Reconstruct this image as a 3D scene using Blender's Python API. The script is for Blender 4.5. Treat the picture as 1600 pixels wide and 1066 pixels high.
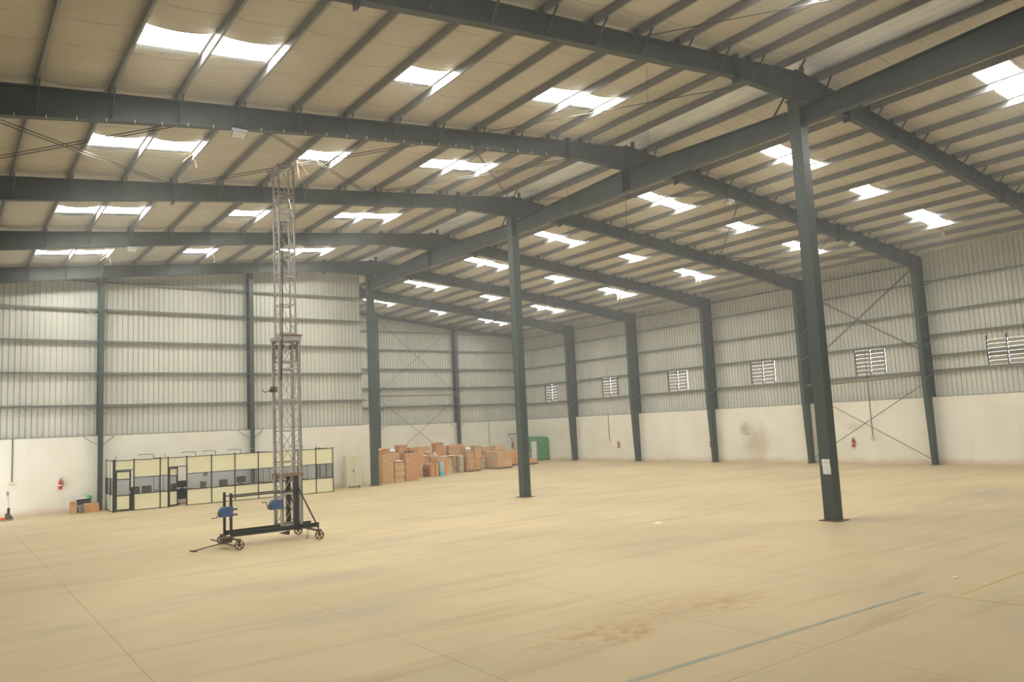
import bpy, bmesh, math, random
from mathutils import Vector, Matrix
random.seed(7)
for o in list(bpy.data.objects): bpy.data.objects.remove(o, do_unlink=True)
scene = bpy.context.scene
COL = scene.collection
PI = math.pi

# ------------------------------------------------------------------ camera
CAM = Vector((-21.2904, -13.0941, 3.2307)); YAW, PIT, ROL = 0.6408, 0.1090, -0.0473
Fv = Vector((math.sin(YAW)*math.cos(PIT), math.cos(YAW)*math.cos(PIT), math.sin(PIT)))
Rv = Vector((math.cos(YAW), -math.sin(YAW), 0)); Uv = Rv.cross(Fv)
R2 = Rv*math.cos(ROL) + Uv*math.sin(ROL); U2 = -Rv*math.sin(ROL) + Uv*math.cos(ROL)
cd = bpy.data.cameras.new('camera'); cam = bpy.data.objects.new('camera', cd); COL.objects.link(cam)
cam.matrix_world = Matrix(((R2.x, U2.x, -Fv.x, CAM.x), (R2.y, U2.y, -Fv.y, CAM.y), (R2.z, U2.z, -Fv.z, CAM.z), (0, 0, 0, 1)))
cd.sensor_fit = 'HORIZONTAL'; cd.sensor_width = 36.0; cd.lens = 36.0*1203.6/1600.0; cd.clip_start = 0.05; cd.clip_end = 300
scene.camera = cam

# ------------------------------------------------------------------ daylight and exposure
SKYLIGHT_STRENGTH = 34.0
HAZE = 0.0042                # thin dust in the air
world = bpy.data.worlds.new('overcast_sky'); scene.world = world; world.use_nodes = True
wb = world.node_tree.nodes['Background']; wb.inputs[0].default_value = (0.93, 0.96, 1.0, 1); wb.inputs[1].default_value = 6.5
scene.view_settings.view_transform = 'Standard'; scene.view_settings.look = 'None'
scene.view_settings.exposure = 0.16; scene.view_settings.gamma = 1.0; scene.view_settings.use_curve_mapping = False

# ------------------------------------------------------------------ geometry constants
S = 7.5                      # frame spacing
W = 23.18                    # half width
HB = 3.69                    # top of plastered wall
def zl(x): return 13.85 - 0.107*abs(x)      # rafter top, left slope
def zr(x): return 13.917 - 0.0995*abs(x)    # rafter top, right slope
def ztop(x): return zl(x) if x < 0 else zr(x)
GY = 30.92                   # face of the left gable wall
FY = 45.53                   # face of the far wall
NY = -22.5                   # near end of the building
PL = [0.70 + 1.58*k for k in range(15)]
PR = [1.22 + 1.58*k for k in range(14)]

# ------------------------------------------------------------------ helpers
def lin(c):
    c = c/255.0
    return c/12.92 if c <= 0.04045 else ((c+0.055)/1.055)**2.4
def rgb(r, g, b): return (lin(r), lin(g), lin(b), 1.0)

class MB:
    def __init__(s): s.v = []; s.f = []
    def add(s, vs, fs):
        n = len(s.v); s.v += [tuple(v) for v in vs]; s.f += [tuple(i+n for i in f) for f in fs]; return s
    def box(s, x0, x1, y0, y1, z0, z1):
        vs = [(x, y, z) for z in (z0, z1) for y in (y0, y1) for x in (x0, x1)]
        return s.add(vs, [(0,2,3,1), (4,5,7,6), (0,1,5,4), (2,6,7,3), (0,4,6,2), (1,3,7,5)])
    def rbox(s, c, size, rz=0, rx=0, ry=0):
        m = Matrix.Rotation(rz, 3, 'Z') @ Matrix.Rotation(ry, 3, 'Y') @ Matrix.Rotation(rx, 3, 'X')
        h = [q/2 for q in size]
        vs = [Vector(c) + m @ Vector((x, y, z)) for z in (-h[2], h[2]) for y in (-h[1], h[1]) for x in (-h[0], h[0])]
        return s.add(vs, [(0,2,3,1), (4,5,7,6), (0,1,5,4), (2,6,7,3), (0,4,6,2), (1,3,7,5)])
    def frame(s, a, b):
        a = Vector(a); b = Vector(b); d = (b-a).normalized()
        up = Vector((0, 0, 1)) if abs(d.z) < 0.95 else Vector((0, 1, 0))
        r = d.cross(up).normalized(); u = r.cross(d)
        return a, b, r, u
    def bar(s, a, b, w, h):
        a, b, r, u = s.frame(a, b)
        vs = [p + r*x*w/2 + u*y*h/2 for p in (a, b) for (x, y) in ((-1,-1), (1,-1), (1,1), (-1,1))]
        return s.add(vs, [(0,1,2,3), (7,6,5,4), (0,4,5,1), (1,5,6,2), (2,6,7,3), (3,7,4,0)])
    def tube(s, a, b, rad, n=8, r2=None):
        a, b, r, u = s.frame(a, b); r2 = rad if r2 is None else r2
        vs = [p + (r*math.cos(2*PI*i/n) + u*math.sin(2*PI*i/n))*q for p, q in ((a, rad), (b, r2)) for i in range(n)]
        fs = [(i, (i+1) % n, n+(i+1) % n, n+i) for i in range(n)]
        return s.add(vs, fs + [tuple(range(n-1, -1, -1)), tuple(range(n, 2*n))])
    def path(s, pts, rad, n=8):
        for a, b in zip(pts[:-1], pts[1:]): s.tube(a, b, rad, n)
        return s
    def lathe(s, c, prof, n=16):
        c = Vector(c); k = len(prof)
        vs = [c + Vector((r*math.cos(2*PI*i/n), r*math.sin(2*PI*i/n), z)) for i in range(n) for (r, z) in prof]
        fs = [(i*k+j, ((i+1) % n)*k+j, ((i+1) % n)*k+j+1, i*k+j+1) for i in range(n) for j in range(k-1)]
        return s.add(vs, fs)
    def extrude(s, poly, o, au, av, ax, d):
        """poly (u,v) outline placed at o with axes au, av, pushed d along ax"""
        o, au, av, ax = map(Vector, (o, au, av, ax)); n = len(poly)
        vs = [o + au*p[0] + av*p[1] + ax*t for t in (0, d) for p in poly]
        return s.add(vs, [tuple(range(n-1, -1, -1)), tuple(range(n, 2*n))] + [(i, (i+1) % n, n+(i+1) % n, n+i) for i in range(n)])
    def sweep(s, prof, a, b):
        """open sheet-metal profile given as (x,z) offsets carried from a to b along Y"""
        a, b = Vector(a), Vector(b); n = len(prof)
        vs = [p + Vector((q[0], 0, q[1])) for p in (a, b) for q in prof]
        return s.add(vs, [(i, i+1, n+i+1, n+i) for i in range(n-1)])
    def build(s, name, m, parent=None, smooth=False, origin=None, bevel=0):
        if parent is not None:
            off = Vector(parent.location); p = parent.parent
            while p is not None: off += Vector(p.location); p = p.parent
        elif origin is not None: off = Vector(origin)
        else:
            xs, ys, zs = zip(*s.v); off = Vector(((min(xs)+max(xs))/2, (min(ys)+max(ys))/2, min(zs)))
        me = bpy.data.meshes.new(name)
        me.from_pydata([(x-off.x, y-off.y, z-off.z) for (x, y, z) in s.v], [], s.f)
        bm = bmesh.new(); bm.from_mesh(me); bmesh.ops.recalc_face_normals(bm, faces=bm.faces); bm.to_mesh(me); bm.free()
        me.materials.append(m)
        if smooth:
            for p in me.polygons: p.use_smooth = True
        o = bpy.data.objects.new(name, me); COL.objects.link(o)
        if parent is not None: o.parent = parent
        else: o.location = off
        if bevel:
            b = o.modifiers.new('bevel', 'BEVEL'); b.width = bevel; b.segments = 2; b.limit_method = 'ANGLE'
        return o
def tag(o, label, cat, group=None, kind=None):
    o['label'] = label; o['category'] = cat
    if group: o['group'] = group
    if kind: o['kind'] = kind
    return o
def thing(name, loc, label, cat, group=None, rz=0):
    o = bpy.data.objects.new(name, None); COL.objects.link(o); o.location = loc; o.rotation_euler = (0, 0, rz)
    o.empty_display_size = 0.2
    return tag(o, label, cat, group)
def struct(o): o['kind'] = 'structure'; return o
def copy_tree(o, parent=None):
    c = o.copy(); COL.objects.link(c)
    if parent is not None: c.parent = parent
    for ch in [q for q in bpy.data.objects if q.parent == o]: copy_tree(ch, c)
    return c
ORD = ['first', 'second', 'third', 'fourth', 'fifth', 'sixth', 'seventh', 'eighth', 'ninth', 'tenth', 'eleventh', 'twelfth',
       'thirteenth', 'fourteenth', 'fifteenth', 'sixteenth']

# ------------------------------------------------------------------ materials
def mat(name, col, rough=0.6, metal=0.0, var=0.0, scale=3.0, bump=0.0, bscale=20.0, stretch=(1, 1, 1), spec=0.5, col2=None):
    m = bpy.data.materials.new(name); m.use_nodes = True; nt = m.node_tree; N = nt.nodes; L = nt.links
    b = N['Principled BSDF']; b.inputs['Base Color'].default_value = col; b.inputs['Roughness'].default_value = rough
    b.inputs['Metallic'].default_value = metal; b.inputs['Specular IOR Level'].default_value = spec
    if var or bump or col2:
        tc = N.new('ShaderNodeTexCoord'); mp = N.new('ShaderNodeMapping'); L.new(tc.outputs['Object'], mp.inputs[0]); mp.inputs['Scale'].default_value = stretch
        if var or col2:
            n = N.new('ShaderNodeTexNoise'); n.inputs['Scale'].default_value = scale; n.inputs['Detail'].default_value = 6; L.new(mp.outputs[0], n.inputs['Vector'])
            cr = N.new('ShaderNodeValToRGB'); cr.color_ramp.elements[0].position = 0.3; cr.color_ramp.elements[1].position = 0.72
            c2 = col2 if col2 else tuple(min(1, c*(1+var)) for c in col[:3])+(1,)
            cr.color_ramp.elements[0].color = tuple(c*(1-var) for c in col[:3])+(1,); cr.color_ramp.elements[1].color = c2
            L.new(n.outputs['Fac'], cr.inputs[0]); L.new(cr.outputs[0], b.inputs['Base Color'])
        if bump:
            n2 = N.new('ShaderNodeTexNoise'); n2.inputs['Scale'].default_value = bscale; n2.inputs['Detail'].default_value = 4; L.new(mp.outputs[0], n2.inputs['Vector'])
            bp = N.new('ShaderNodeBump'); bp.inputs['Strength'].default_value = bump; bp.inputs['Distance'].default_value = 0.05
            L.new(n2.outputs['Fac'], bp.inputs['Height']); L.new(bp.outputs[0], b.inputs['Normal'])
    return m
def new_math(nt, op, a, b=None, c=None, clamp=False):
    n = nt.nodes.new('ShaderNodeMath'); n.operation = op; n.use_clamp = clamp
    for i, v in enumerate((a, b, c)):
        if v is None: continue
        if isinstance(v, (int, float)): n.inputs[i].default_value = v
        else: nt.links.new(v, n.inputs[i])
    return n.outputs[0]
def mixc(nt, fac, a, b):
    n = nt.nodes.new('ShaderNodeMix'); n.data_type = 'RGBA'
    nt.links.new(fac, n.inputs['Factor'])
    for k, v in ((6, a), (7, b)):
        if isinstance(v, tuple): n.inputs[k].default_value = v
        else: nt.links.new(v, n.inputs[k])
    return n.outputs[2]
def noise(nt, vec, scale, detail=5, stretch=None, rough=0.55):
    if stretch:
        mp = nt.nodes.new('ShaderNodeMapping'); mp.inputs['Scale'].default_value = stretch; nt.links.new(vec, mp.inputs[0]); vec = mp.outputs[0]
    n = nt.nodes.new('ShaderNodeTexNoise'); n.inputs['Scale'].default_value = scale; n.inputs['Detail'].default_value = detail; n.inputs['Roughness'].default_value = rough
    nt.links.new(vec, n.inputs['Vector']); return n.outputs['Fac']
def smooth(nt, v, a, b):
    n = nt.nodes.new('ShaderNodeMapRange'); n.interpolation_type = 'SMOOTHSTEP'
    nt.links.new(v, n.inputs[0]); n.inputs[1].default_value = a; n.inputs[2].default_value = b; return n.outputs[0]

def floor_material():
    m = bpy.data.materials.new('dusty_concrete'); m.use_nodes = True; nt = m.node_tree; b = nt.nodes['Principled BSDF']
    g = nt.nodes.new('ShaderNodeNewGeometry').outputs['Position']
    sp = nt.nodes.new('ShaderNodeSeparateXYZ'); nt.links.new(g, sp.inputs[0]); X, Y = sp.outputs[0], sp.outputs[1]
    col = mixc(nt, smooth(nt, noise(nt, g, 0.16, 4), 0.35, 0.68), rgb(199, 180, 143), rgb(185, 167, 132))
    col = mixc(nt, smooth(nt, noise(nt, g, 0.45, 6, (0.35, 1, 1)), 0.5, 0.75), col, rgb(172, 159, 136))
    st = noise(nt, g, 1.6, 5, (0.12, 1, 1))
    col = mixc(nt, new_math(nt, 'MULTIPLY', smooth(nt, st, 0.50, 0.72), 0.55), col, rgb(164, 140, 108))
    st2 = noise(nt, g, 0.8, 6, (0.2, 0.9, 1), 0.65)
    col = mixc(nt, new_math(nt, 'MULTIPLY', smooth(nt, st2, 0.55, 0.8), 0.5), col, rgb(158, 146, 124))
    fine = noise(nt, g, 14, 5)
    col = mixc(nt, new_math(nt, 'MULTIPLY', smooth(nt, fine, 0.55, 0.8), 0.22), col, rgb(150, 128, 96))
    # saw-cut slab joints
    wob = new_math(nt, 'MULTIPLY', new_math(nt, 'SUBTRACT', noise(nt, g, 0.6, 2), 0.5), 0.03)
    tot = None
    for src, vals in ((X, (-22.4, -18.86, -15.4, -11.5, -7.42, -3.7, 3.9, 7.6, 11.4, 15.2, 19.0)), (Y, (-14.0, -10.3, -6.68, -3.2, 0.42, 4.3, 8.7, 12.4, 16.2, 20.0, 24, 28, 32, 36, 40.5))):
        s_ = new_math(nt, 'ADD', src, wob)
        for v in vals:
            t = new_math(nt, 'LESS_THAN', new_math(nt, 'ABSOLUTE', new_math(nt, 'SUBTRACT', s_, v)), 0.010)
            tot = t if tot is None else new_math(nt, 'MAXIMUM', tot, t)
    brk = smooth(nt, noise(nt, g, 0.5, 3), 0.25, 0.45)
    col = mixc(nt, new_math(nt, 'MULTIPLY', new_math(nt, 'MULTIPLY', tot, brk), 0.5), col, rgb(128, 96, 68))
    # iron-red earth stains with their own outline
    for (cx, cy, rx, ry, k) in ((-13.1, -3.9, 1.5, 0.55, 0.75), (-12.9, -4.4, 0.6, 0.28, 1.0), (-10.2, -4.3, 0.9, 0.5, 0.7), (-10.9, -3.6, 1.6, 0.5, 0.45), (-5.6, -1.2, 1.2, 0.4, 0.4)):
        dx = new_math(nt, 'DIVIDE', new_math(nt, 'SUBTRACT', X, cx), rx); dy = new_math(nt, 'DIVIDE', new_math(nt, 'SUBTRACT', Y, cy), ry)
        d = new_math(nt, 'SQRT', new_math(nt, 'ADD', new_math(nt, 'MULTIPLY', dx, dx), new_math(nt, 'MULTIPLY', dy, dy)))
        msk = new_math(nt, 'MULTIPLY', smooth(nt, new_math(nt, 'ADD', d, noise(nt, g, 2.2, 6)), 1.75, 0.75), smooth(nt, noise(nt, g, 4.0, 5), 0.42, 0.62))
        col = mixc(nt, new_math(nt, 'MULTIPLY', msk, k*0.8), col, rgb(170, 118, 80))
    # pale chalk scuffs
    sc = new_math(nt, 'MULTIPLY', smooth(nt, noise(nt, g, 3.0, 8, (0.4, 1.3, 1), 0.7), 0.64, 0.70), 0.35)
    col = mixc(nt, sc, col, rgb(224, 208, 176))
    nt.links.new(col, b.inputs['Base Color'])
    r = nt.nodes.new('ShaderNodeMapRange'); nt.links.new(fine, r.inputs[0]); r.inputs[3].default_value = 0.50; r.inputs[4].default_value = 0.72
    nt.links.new(r.outputs[0], b.inputs['Roughness']); b.inputs['Specular IOR Level'].default_value = 0.35
    bp = nt.nodes.new('ShaderNodeBump'); bp.inputs['Strength'].default_value = 0.15; bp.inputs['Distance'].default_value = 0.01
    nt.links.new(fine, bp.inputs['Height']); nt.links.new(bp.outputs[0], b.inputs['Normal'])
    return m

def plaster_material():
    m = bpy.data.materials.new('cream_plaster'); m.use_nodes = True; nt = m.node_tree; b = nt.nodes['Principled BSDF']
    g = nt.nodes.new('ShaderNodeNewGeometry').outputs['Position']
    sp = nt.nodes.new('ShaderNodeSeparateXYZ'); nt.links.new(g, sp.inputs[0]); X, Y, Z = sp.outputs
    col = mixc(nt, smooth(nt, noise(nt, g, 0.5, 5), 0.35, 0.7), rgb(240, 236, 224), rgb(232, 226, 210))
    col = mixc(nt, new_math(nt, 'MULTIPLY', smooth(nt, noise(nt, g, 2.0, 6, (1, 1, 0.3)), 0.6, 0.8), 0.35), col, rgb(200, 184, 156))
    # splash dirt along the foot of the wall
    foot = new_math(nt, 'MULTIPLY', smooth(nt, new_math(nt, 'ADD', Z, new_math(nt, 'MULTIPLY', noise(nt, g, 1.3, 5), 0.5)), 0.65, 0.2), 0.6)
    col = mixc(nt, foot, col, rgb(196, 160, 120))
    # damp mark on the right wall beside the meter box
    for (cy, cz, ry, rz, k, c) in ((19.3, 1.3, 1.3, 1.6, 0.55, (168, 150, 112)), (20.1, 2.3, 0.5, 0.6, 0.5, (150, 130, 96)), (14.6, 1.2, 0.5, 0.8, 0.5, (206, 182, 120)), (12.2, 2.2, 0.9, 0.3, 0.3, (190, 170, 130))):
        dy = new_math(nt, 'DIVIDE', new_math(nt, 'SUBTRACT', Y, cy), ry); dz = new_math(nt, 'DIVIDE', new_math(nt, 'SUBTRACT', Z, cz), rz)
        d = new_math(nt, 'SQRT', new_math(nt, 'ADD', new_math(nt, 'MULTIPLY', dy, dy), new_math(nt, 'MULTIPLY', dz, dz)))
        msk = new_math(nt, 'MULTIPLY', smooth(nt, new_math(nt, 'ADD', d, noise(nt, g, 1.6, 5)), 1.6, 0.6), new_math(nt, 'GREATER_THAN', X, 20))
        col = mixc(nt, new_math(nt, 'MULTIPLY', msk, k), col, rgb(*c))
    nt.links.new(col, b.inputs['Base Color']); b.inputs['Roughness'].default_value = 0.85; b.inputs['Specular IOR Level'].default_value = 0.2
    bp = nt.nodes.new('ShaderNodeBump'); bp.inputs['Strength'].default_value = 0.25; bp.inputs['Distance'].default_value = 0.01
    nt.links.new(noise(nt, g, 6, 5), bp.inputs['Height']); nt.links.new(bp.outputs[0], b.inputs['Normal'])
    return m

def insulation_material():
    m = bpy.data.materials.new('faced_insulation'); m.use_nodes = True; nt = m.node_tree; b = nt.nodes['Principled BSDF']
    g = nt.nodes.new('ShaderNodeNewGeometry').outputs['Position']
    sp = nt.nodes.new('ShaderNodeSeparateXYZ'); nt.links.new(g, sp.inputs[0]); X, Y, Z = sp.outputs
    col = mixc(nt, smooth(nt, noise(nt, g, 0.4, 5), 0.3, 0.7), rgb(206, 200, 184), rgb(194, 187, 170))
    # roll seams every 1.2 m, running down the slope
    yy = new_math(nt, 'ADD', Y, new_math(nt, 'MULTIPLY', noise(nt, g, 0.9, 2), 0.25))
    fr = new_math(nt, 'ABSOLUTE', new_math(nt, 'SUBTRACT', new_math(nt, 'FRACT', new_math(nt, 'DIVIDE', yy, 1.22)), 0.5))
    seam = new_math(nt, 'MULTIPLY', new_math(nt, 'LESS_THAN', fr, 0.012), smooth(nt, noise(nt, g, 0.7, 3), 0.4, 0.55))
    col = mixc(nt, new_math(nt, 'MULTIPLY', seam, 0.6), col, rgb(112, 104, 92))
    pl = smooth(nt, noise(nt, g, 1.5, 4, (0.5, 4, 1)), 0.6, 0.8)
    col = mixc(nt, new_math(nt, 'MULTIPLY', pl, 0.3), col, rgb(182, 172, 154))
    nt.links.new(col, b.inputs['Base Color']); b.inputs['Roughness'].default_value = 0.5; b.inputs['Specular IOR Level'].default_value = 0.4
    bp = nt.nodes.new('ShaderNodeBump'); bp.inputs['Strength'].default_value = 0.8; bp.inputs['Distance'].default_value = 0.07
    nt.links.new(noise(nt, g, 1.3, 4, (0.7, 4.0, 1)), bp.inputs['Height']); nt.links.new(bp.outputs[0], b.inputs['Normal'])
    return m

M = {}
M['floor'] = floor_material(); M['plaster'] = plaster_material(); M['insul'] = insulation_material()
M['clad'] = mat('profiled_sheet', rgb(204, 204, 194), 0.5, 0.1, 0.10, 0.5, stretch=(1, 1, 0.25))
M['roof'] = mat('roof_sheet', rgb(150, 150, 148), 0.5, 0.6)
M['bare'] = mat('bare_galvanised_sheet', rgb(236, 240, 250), 0.36, 0.2, 0.18, 1.2, 0.5, 4.0, (4, 0.6, 1))
M['steel'] = mat('green_grey_painted_steel', rgb(60, 69, 66), 0.5, 0.0, 0.22, 1.3)
M['steelc'] = mat('column_paint', rgb(60, 73, 68), 0.45, 0.0, 0.2, 1.0, stretch=(1, 1, 0.3))
M['purlin'] = mat('dull_galvanised_purlin', rgb(142, 142, 142), 0.45, 0.25, 0.12, 1.5)
M['girt'] = mat('galvanised_girt', rgb(128, 128, 120), 0.5, 0.3, 0.12, 1.5)
M['rod'] = mat('dark_rod', rgb(70, 66, 60), 0.5, 0.3)
M['black'] = mat('black_paint', rgb(38, 36, 34), 0.5, 0.0, 0.2, 4)
M['dark'] = mat('dark_plastic', rgb(34, 33, 33), 0.6)
M['alu'] = mat('dull_aluminium', rgb(176, 170, 164), 0.42, 0.55, 0.14, 4, stretch=(1, 1, 0.3))
M['rust'] = mat('rusty_steel', rgb(104, 84, 68), 0.75, 0.2, 0.3, 8)
M['plank'] = mat('orange_brown_plank', rgb(142, 110, 84), 0.8, 0, 0.25, 6)
M['blue'] = mat('blue_enamel', rgb(56, 88, 142), 0.4, 0.0, 0.12, 5)
M['panel'] = mat('pale_yellow_laminate', rgb(232, 228, 194), 0.4, 0, 0.03, 2)
M['panel2'] = mat('pale_laminate', rgb(214, 214, 190), 0.4, 0, 0.03, 2)
M['cab'] = mat('cabinet_enamel', rgb(206, 204, 180), 0.4, 0, 0.03, 2)
M['white'] = mat('white_paper', rgb(232, 230, 228), 0.8)
M['ink'] = mat('grey_ink', rgb(120, 116, 120), 0.8)
M['red'] = mat('extinguisher_red', rgb(190, 40, 44), 0.35)
M['green'] = mat('green_cabin', rgb(84, 146, 92), 0.45, 0, 0.12, 2)
M['lime'] = mat('green_plastic_bag', rgb(90, 190, 60), 0.5)
M['orange'] = mat('orange_paint', rgb(222, 104, 34), 0.5)
M['cream'] = mat('cream_plastic', rgb(224, 218, 190), 0.5)
M['grey'] = mat('grey_plastic', rgb(150, 156, 160), 0.5)
M['wood'] = mat('pallet_wood', rgb(164, 134, 96), 0.85, 0, 0.25, 6, stretch=(1, 1, 1))
M['wrap'] = mat('stretch_wrapped_grey', rgb(188, 172, 150), 0.3, 0, 0.28, 5, 0.6, 9, spec=0.7, col2=rgb(220, 210, 194))
M['bag'] = mat('crumpled_paper', rgb(226, 208, 184), 0.8, 0, 0.12, 5, 0.8, 8)
M['cyan'] = mat('pale_blue_plastic', rgb(140, 190, 214), 0.35, 0, 0.2, 9, 0.5, 9, col2=rgb(214, 226, 232))
M['cyan2'] = mat('aqua_plastic', rgb(96, 190, 208), 0.4)
M['mott'] = mat('mottled_dark_bag', rgb(70, 74, 78), 0.4, 0, 0.5, 9, 0.6, 8, col2=rgb(176, 120, 126))
M['linep'] = mat('worn_blue_floor_paint', rgb(140, 152, 142), 0.7, 0, 0.12, 4, stretch=(0.5, 1, 1), col2=rgb(172, 166, 140))
M['liney'] = mat('worn_yellow_floor_paint', rgb(198, 180, 112), 0.7, 0, 0.18, 4)
M['louvre'] = mat('louvre_blade', rgb(142, 132, 112), 0.5, 0.2)
card_cols = {'tan': (208, 168, 124), 'brown': (196, 152, 108), 'orange': (216, 160, 110), 'olive': (200, 172, 136), 'beige': (218, 184, 150), 'rosy': (202, 156, 116)}
for k, c in card_cols.items(): M['card_'+k] = mat('cardboard_'+k, rgb(*c), 0.85, 0, 0.07, 3, spec=0.2)
M['tape'] = mat('packing_tape', rgb(216, 184, 144), 0.3)
def glass(name, c, gl=0.08):
    m = bpy.data.materials.new(name); m.use_nodes = True; nt = m.node_tree; N = nt.nodes; N.remove(N['Principled BSDF'])
    t = N.new('ShaderNodeBsdfTransparent'); t.inputs[0].default_value = c; g = N.new('ShaderNodeBsdfGlossy'); g.inputs['Roughness'].default_value = 0.08
    mx = N.new('ShaderNodeMixShader'); mx.inputs[0].default_value = gl
    nt.links.new(t.outputs[0], mx.inputs[1]); nt.links.new(g.outputs[0], mx.inputs[2]); nt.links.new(mx.outputs[0], N['Material Output'].inputs[0]); return m
M['glass'] = glass('smoked_glass', (0.79, 0.82, 0.87, 1))
def emit(name, c, s):
    m = bpy.data.materials.new(name); m.use_nodes = True; b = m.node_tree.nodes['Principled BSDF']
    b.inputs['Base Color'].default_value = (0.8, 0.8, 0.78, 1); b.inputs['Roughness'].default_value = 0.5
    b.inputs['Emission Color'].default_value = c; b.inputs['Emission Strength'].default_value = s; return m
M['skylight'] = emit('daylit_translucent_sheet', (1.0, 0.985, 0.90, 1), SKYLIGHT_STRENGTH)

# ================================================================== SETTING
struct(MB().box(-W-0.3, W+0.3, NY-0.3, FY+0.4, -0.3, 0).build('floor', M['floor']))

# walls: plastered masonry below, profiled sheet above
def cladding(a, b, out, zt, holes=(), z0=HB-0.05):
    """a,b: floor points on the sheet's inner face; out: outward unit vector; zt(p): top height"""
    mb = MB(); a = Vector(a); b = Vector(b); out = Vector(out); Ln = (b-a).length; d = (b-a).normalized()
    prof = [(0.0, 0), (0.195, 0), (0.203, 0.05), (0.242, 0.05), (0.25, 0)]
    s = 0.0; pts = [(0.0, 0.0)]
    while s < Ln:
        for (u, w) in prof[1:]:
            if s+u <= Ln: pts.append((s+u, w))
        s += 0.25
    if Ln-pts[-1][0] > 1e-4: pts.append((Ln, 0.0))
    for (s0, w0), (s1, w1) in zip(pts[:-1], pts[1:]):
        p = a+d*s0+out*w0; q = a+d*s1+out*w1; mid = (s0+s1)/2
        spans = [(z0, None)]
        for (h0, h1, zb, zt_) in holes:
            if h0 < mid < h1: spans = [(z0, zb), (zt_, None)]
        for (zb, zu) in spans:
            t0 = zt(p) if zu is None else zu; t1 = zt(q) if zu is None else zu
            mb.add([(p.x, p.y, zb), (q.x, q.y, zb), (q.x, q.y, t1), (p.x, p.y, t0)], [(0, 1, 2, 3)])
    return mb
VENTS = [(Y0+3.45, 5.28, 6.70) for Y0 in (7.5, 15.0, 22.5, 30.0, 37.35)]
VENTS[3] = (33.25, 5.30, 6.75); VENTS[4] = (40.85, 5.30, 6.78)
VR = [(3.55, 5.22, 6.55, 1.9)] + [(y, a, b, 1.8) for (y, a, b) in VENTS] + [(-4.0, 5.3, 6.7, 1.8), (-11.5, 5.3, 6.7, 1.8)]
w = struct(MB().box(W-0.25, W, NY, FY, 0, HB).build('wall_right', M['plaster']))
cladding((W, NY, 0), (W, FY+0.2, 0), (1, 0, 0), lambda p: zr(W)+0.3, [(y-wd/2-NY, y+wd/2-NY, a, b) for (y, a, b, wd) in VR]).build('cladding', M['clad'], w)
w = struct(MB().box(0.25, W, FY, FY+0.25, 0, HB).build('wall_far', M['plaster']))
cladding((0, FY+0.2, 0), (W, FY+0.2, 0), (0, 1, 0), lambda p: zr(p.x)+0.25).build('cladding', M['clad'], w)
w = struct(MB().box(-W, 0.22, GY, GY+0.25, 0, HB).build('wall_gable', M['plaster']))
cladding((-W, GY+0.2, 0), (-0.18, GY+0.2, 0), (0, 1, 0), lambda p: zl(p.x)+0.25).build('cladding', M['clad'], w)
w = struct(MB().box(-0.02, 0.22, GY+0.26, FY+0.25, 0, HB).build('wall_inner', M['plaster']))
cladding((-0.18, GY+0.19, 0), (-0.18, FY, 0), (-1, 0, 0), lambda p: 14.0).build('cladding', M['clad'], w)
w = struct(MB().box(-W, -W+0.25, NY, 25.5, 0, HB).box(-W, -W+0.25, 30.2, GY, 0, HB).build('wall_left', M['plaster']))
cladding((-W, NY, 0), (-W, GY+0.2, 0), (-1, 0, 0), lambda p: zl(W)+0.3, [(25.5-NY, 30.2-NY, HB-0.04, 4.4)]).build('cladding', M['clad'], w)
w = struct(MB().box(-W, -2, NY-0.25, NY, 0, HB).box(5, W, NY-0.25, NY, 0, HB).build('wall_near', M['plaster']))
cladding((-W, NY-0.2, 0), (W, NY-0.2, 0), (0, -1, 0), lambda p: ztop(p.x)+0.25, [(W-2, W+5, HB-0.04, 5.2)]).build('cladding', M['clad'], w)

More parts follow.
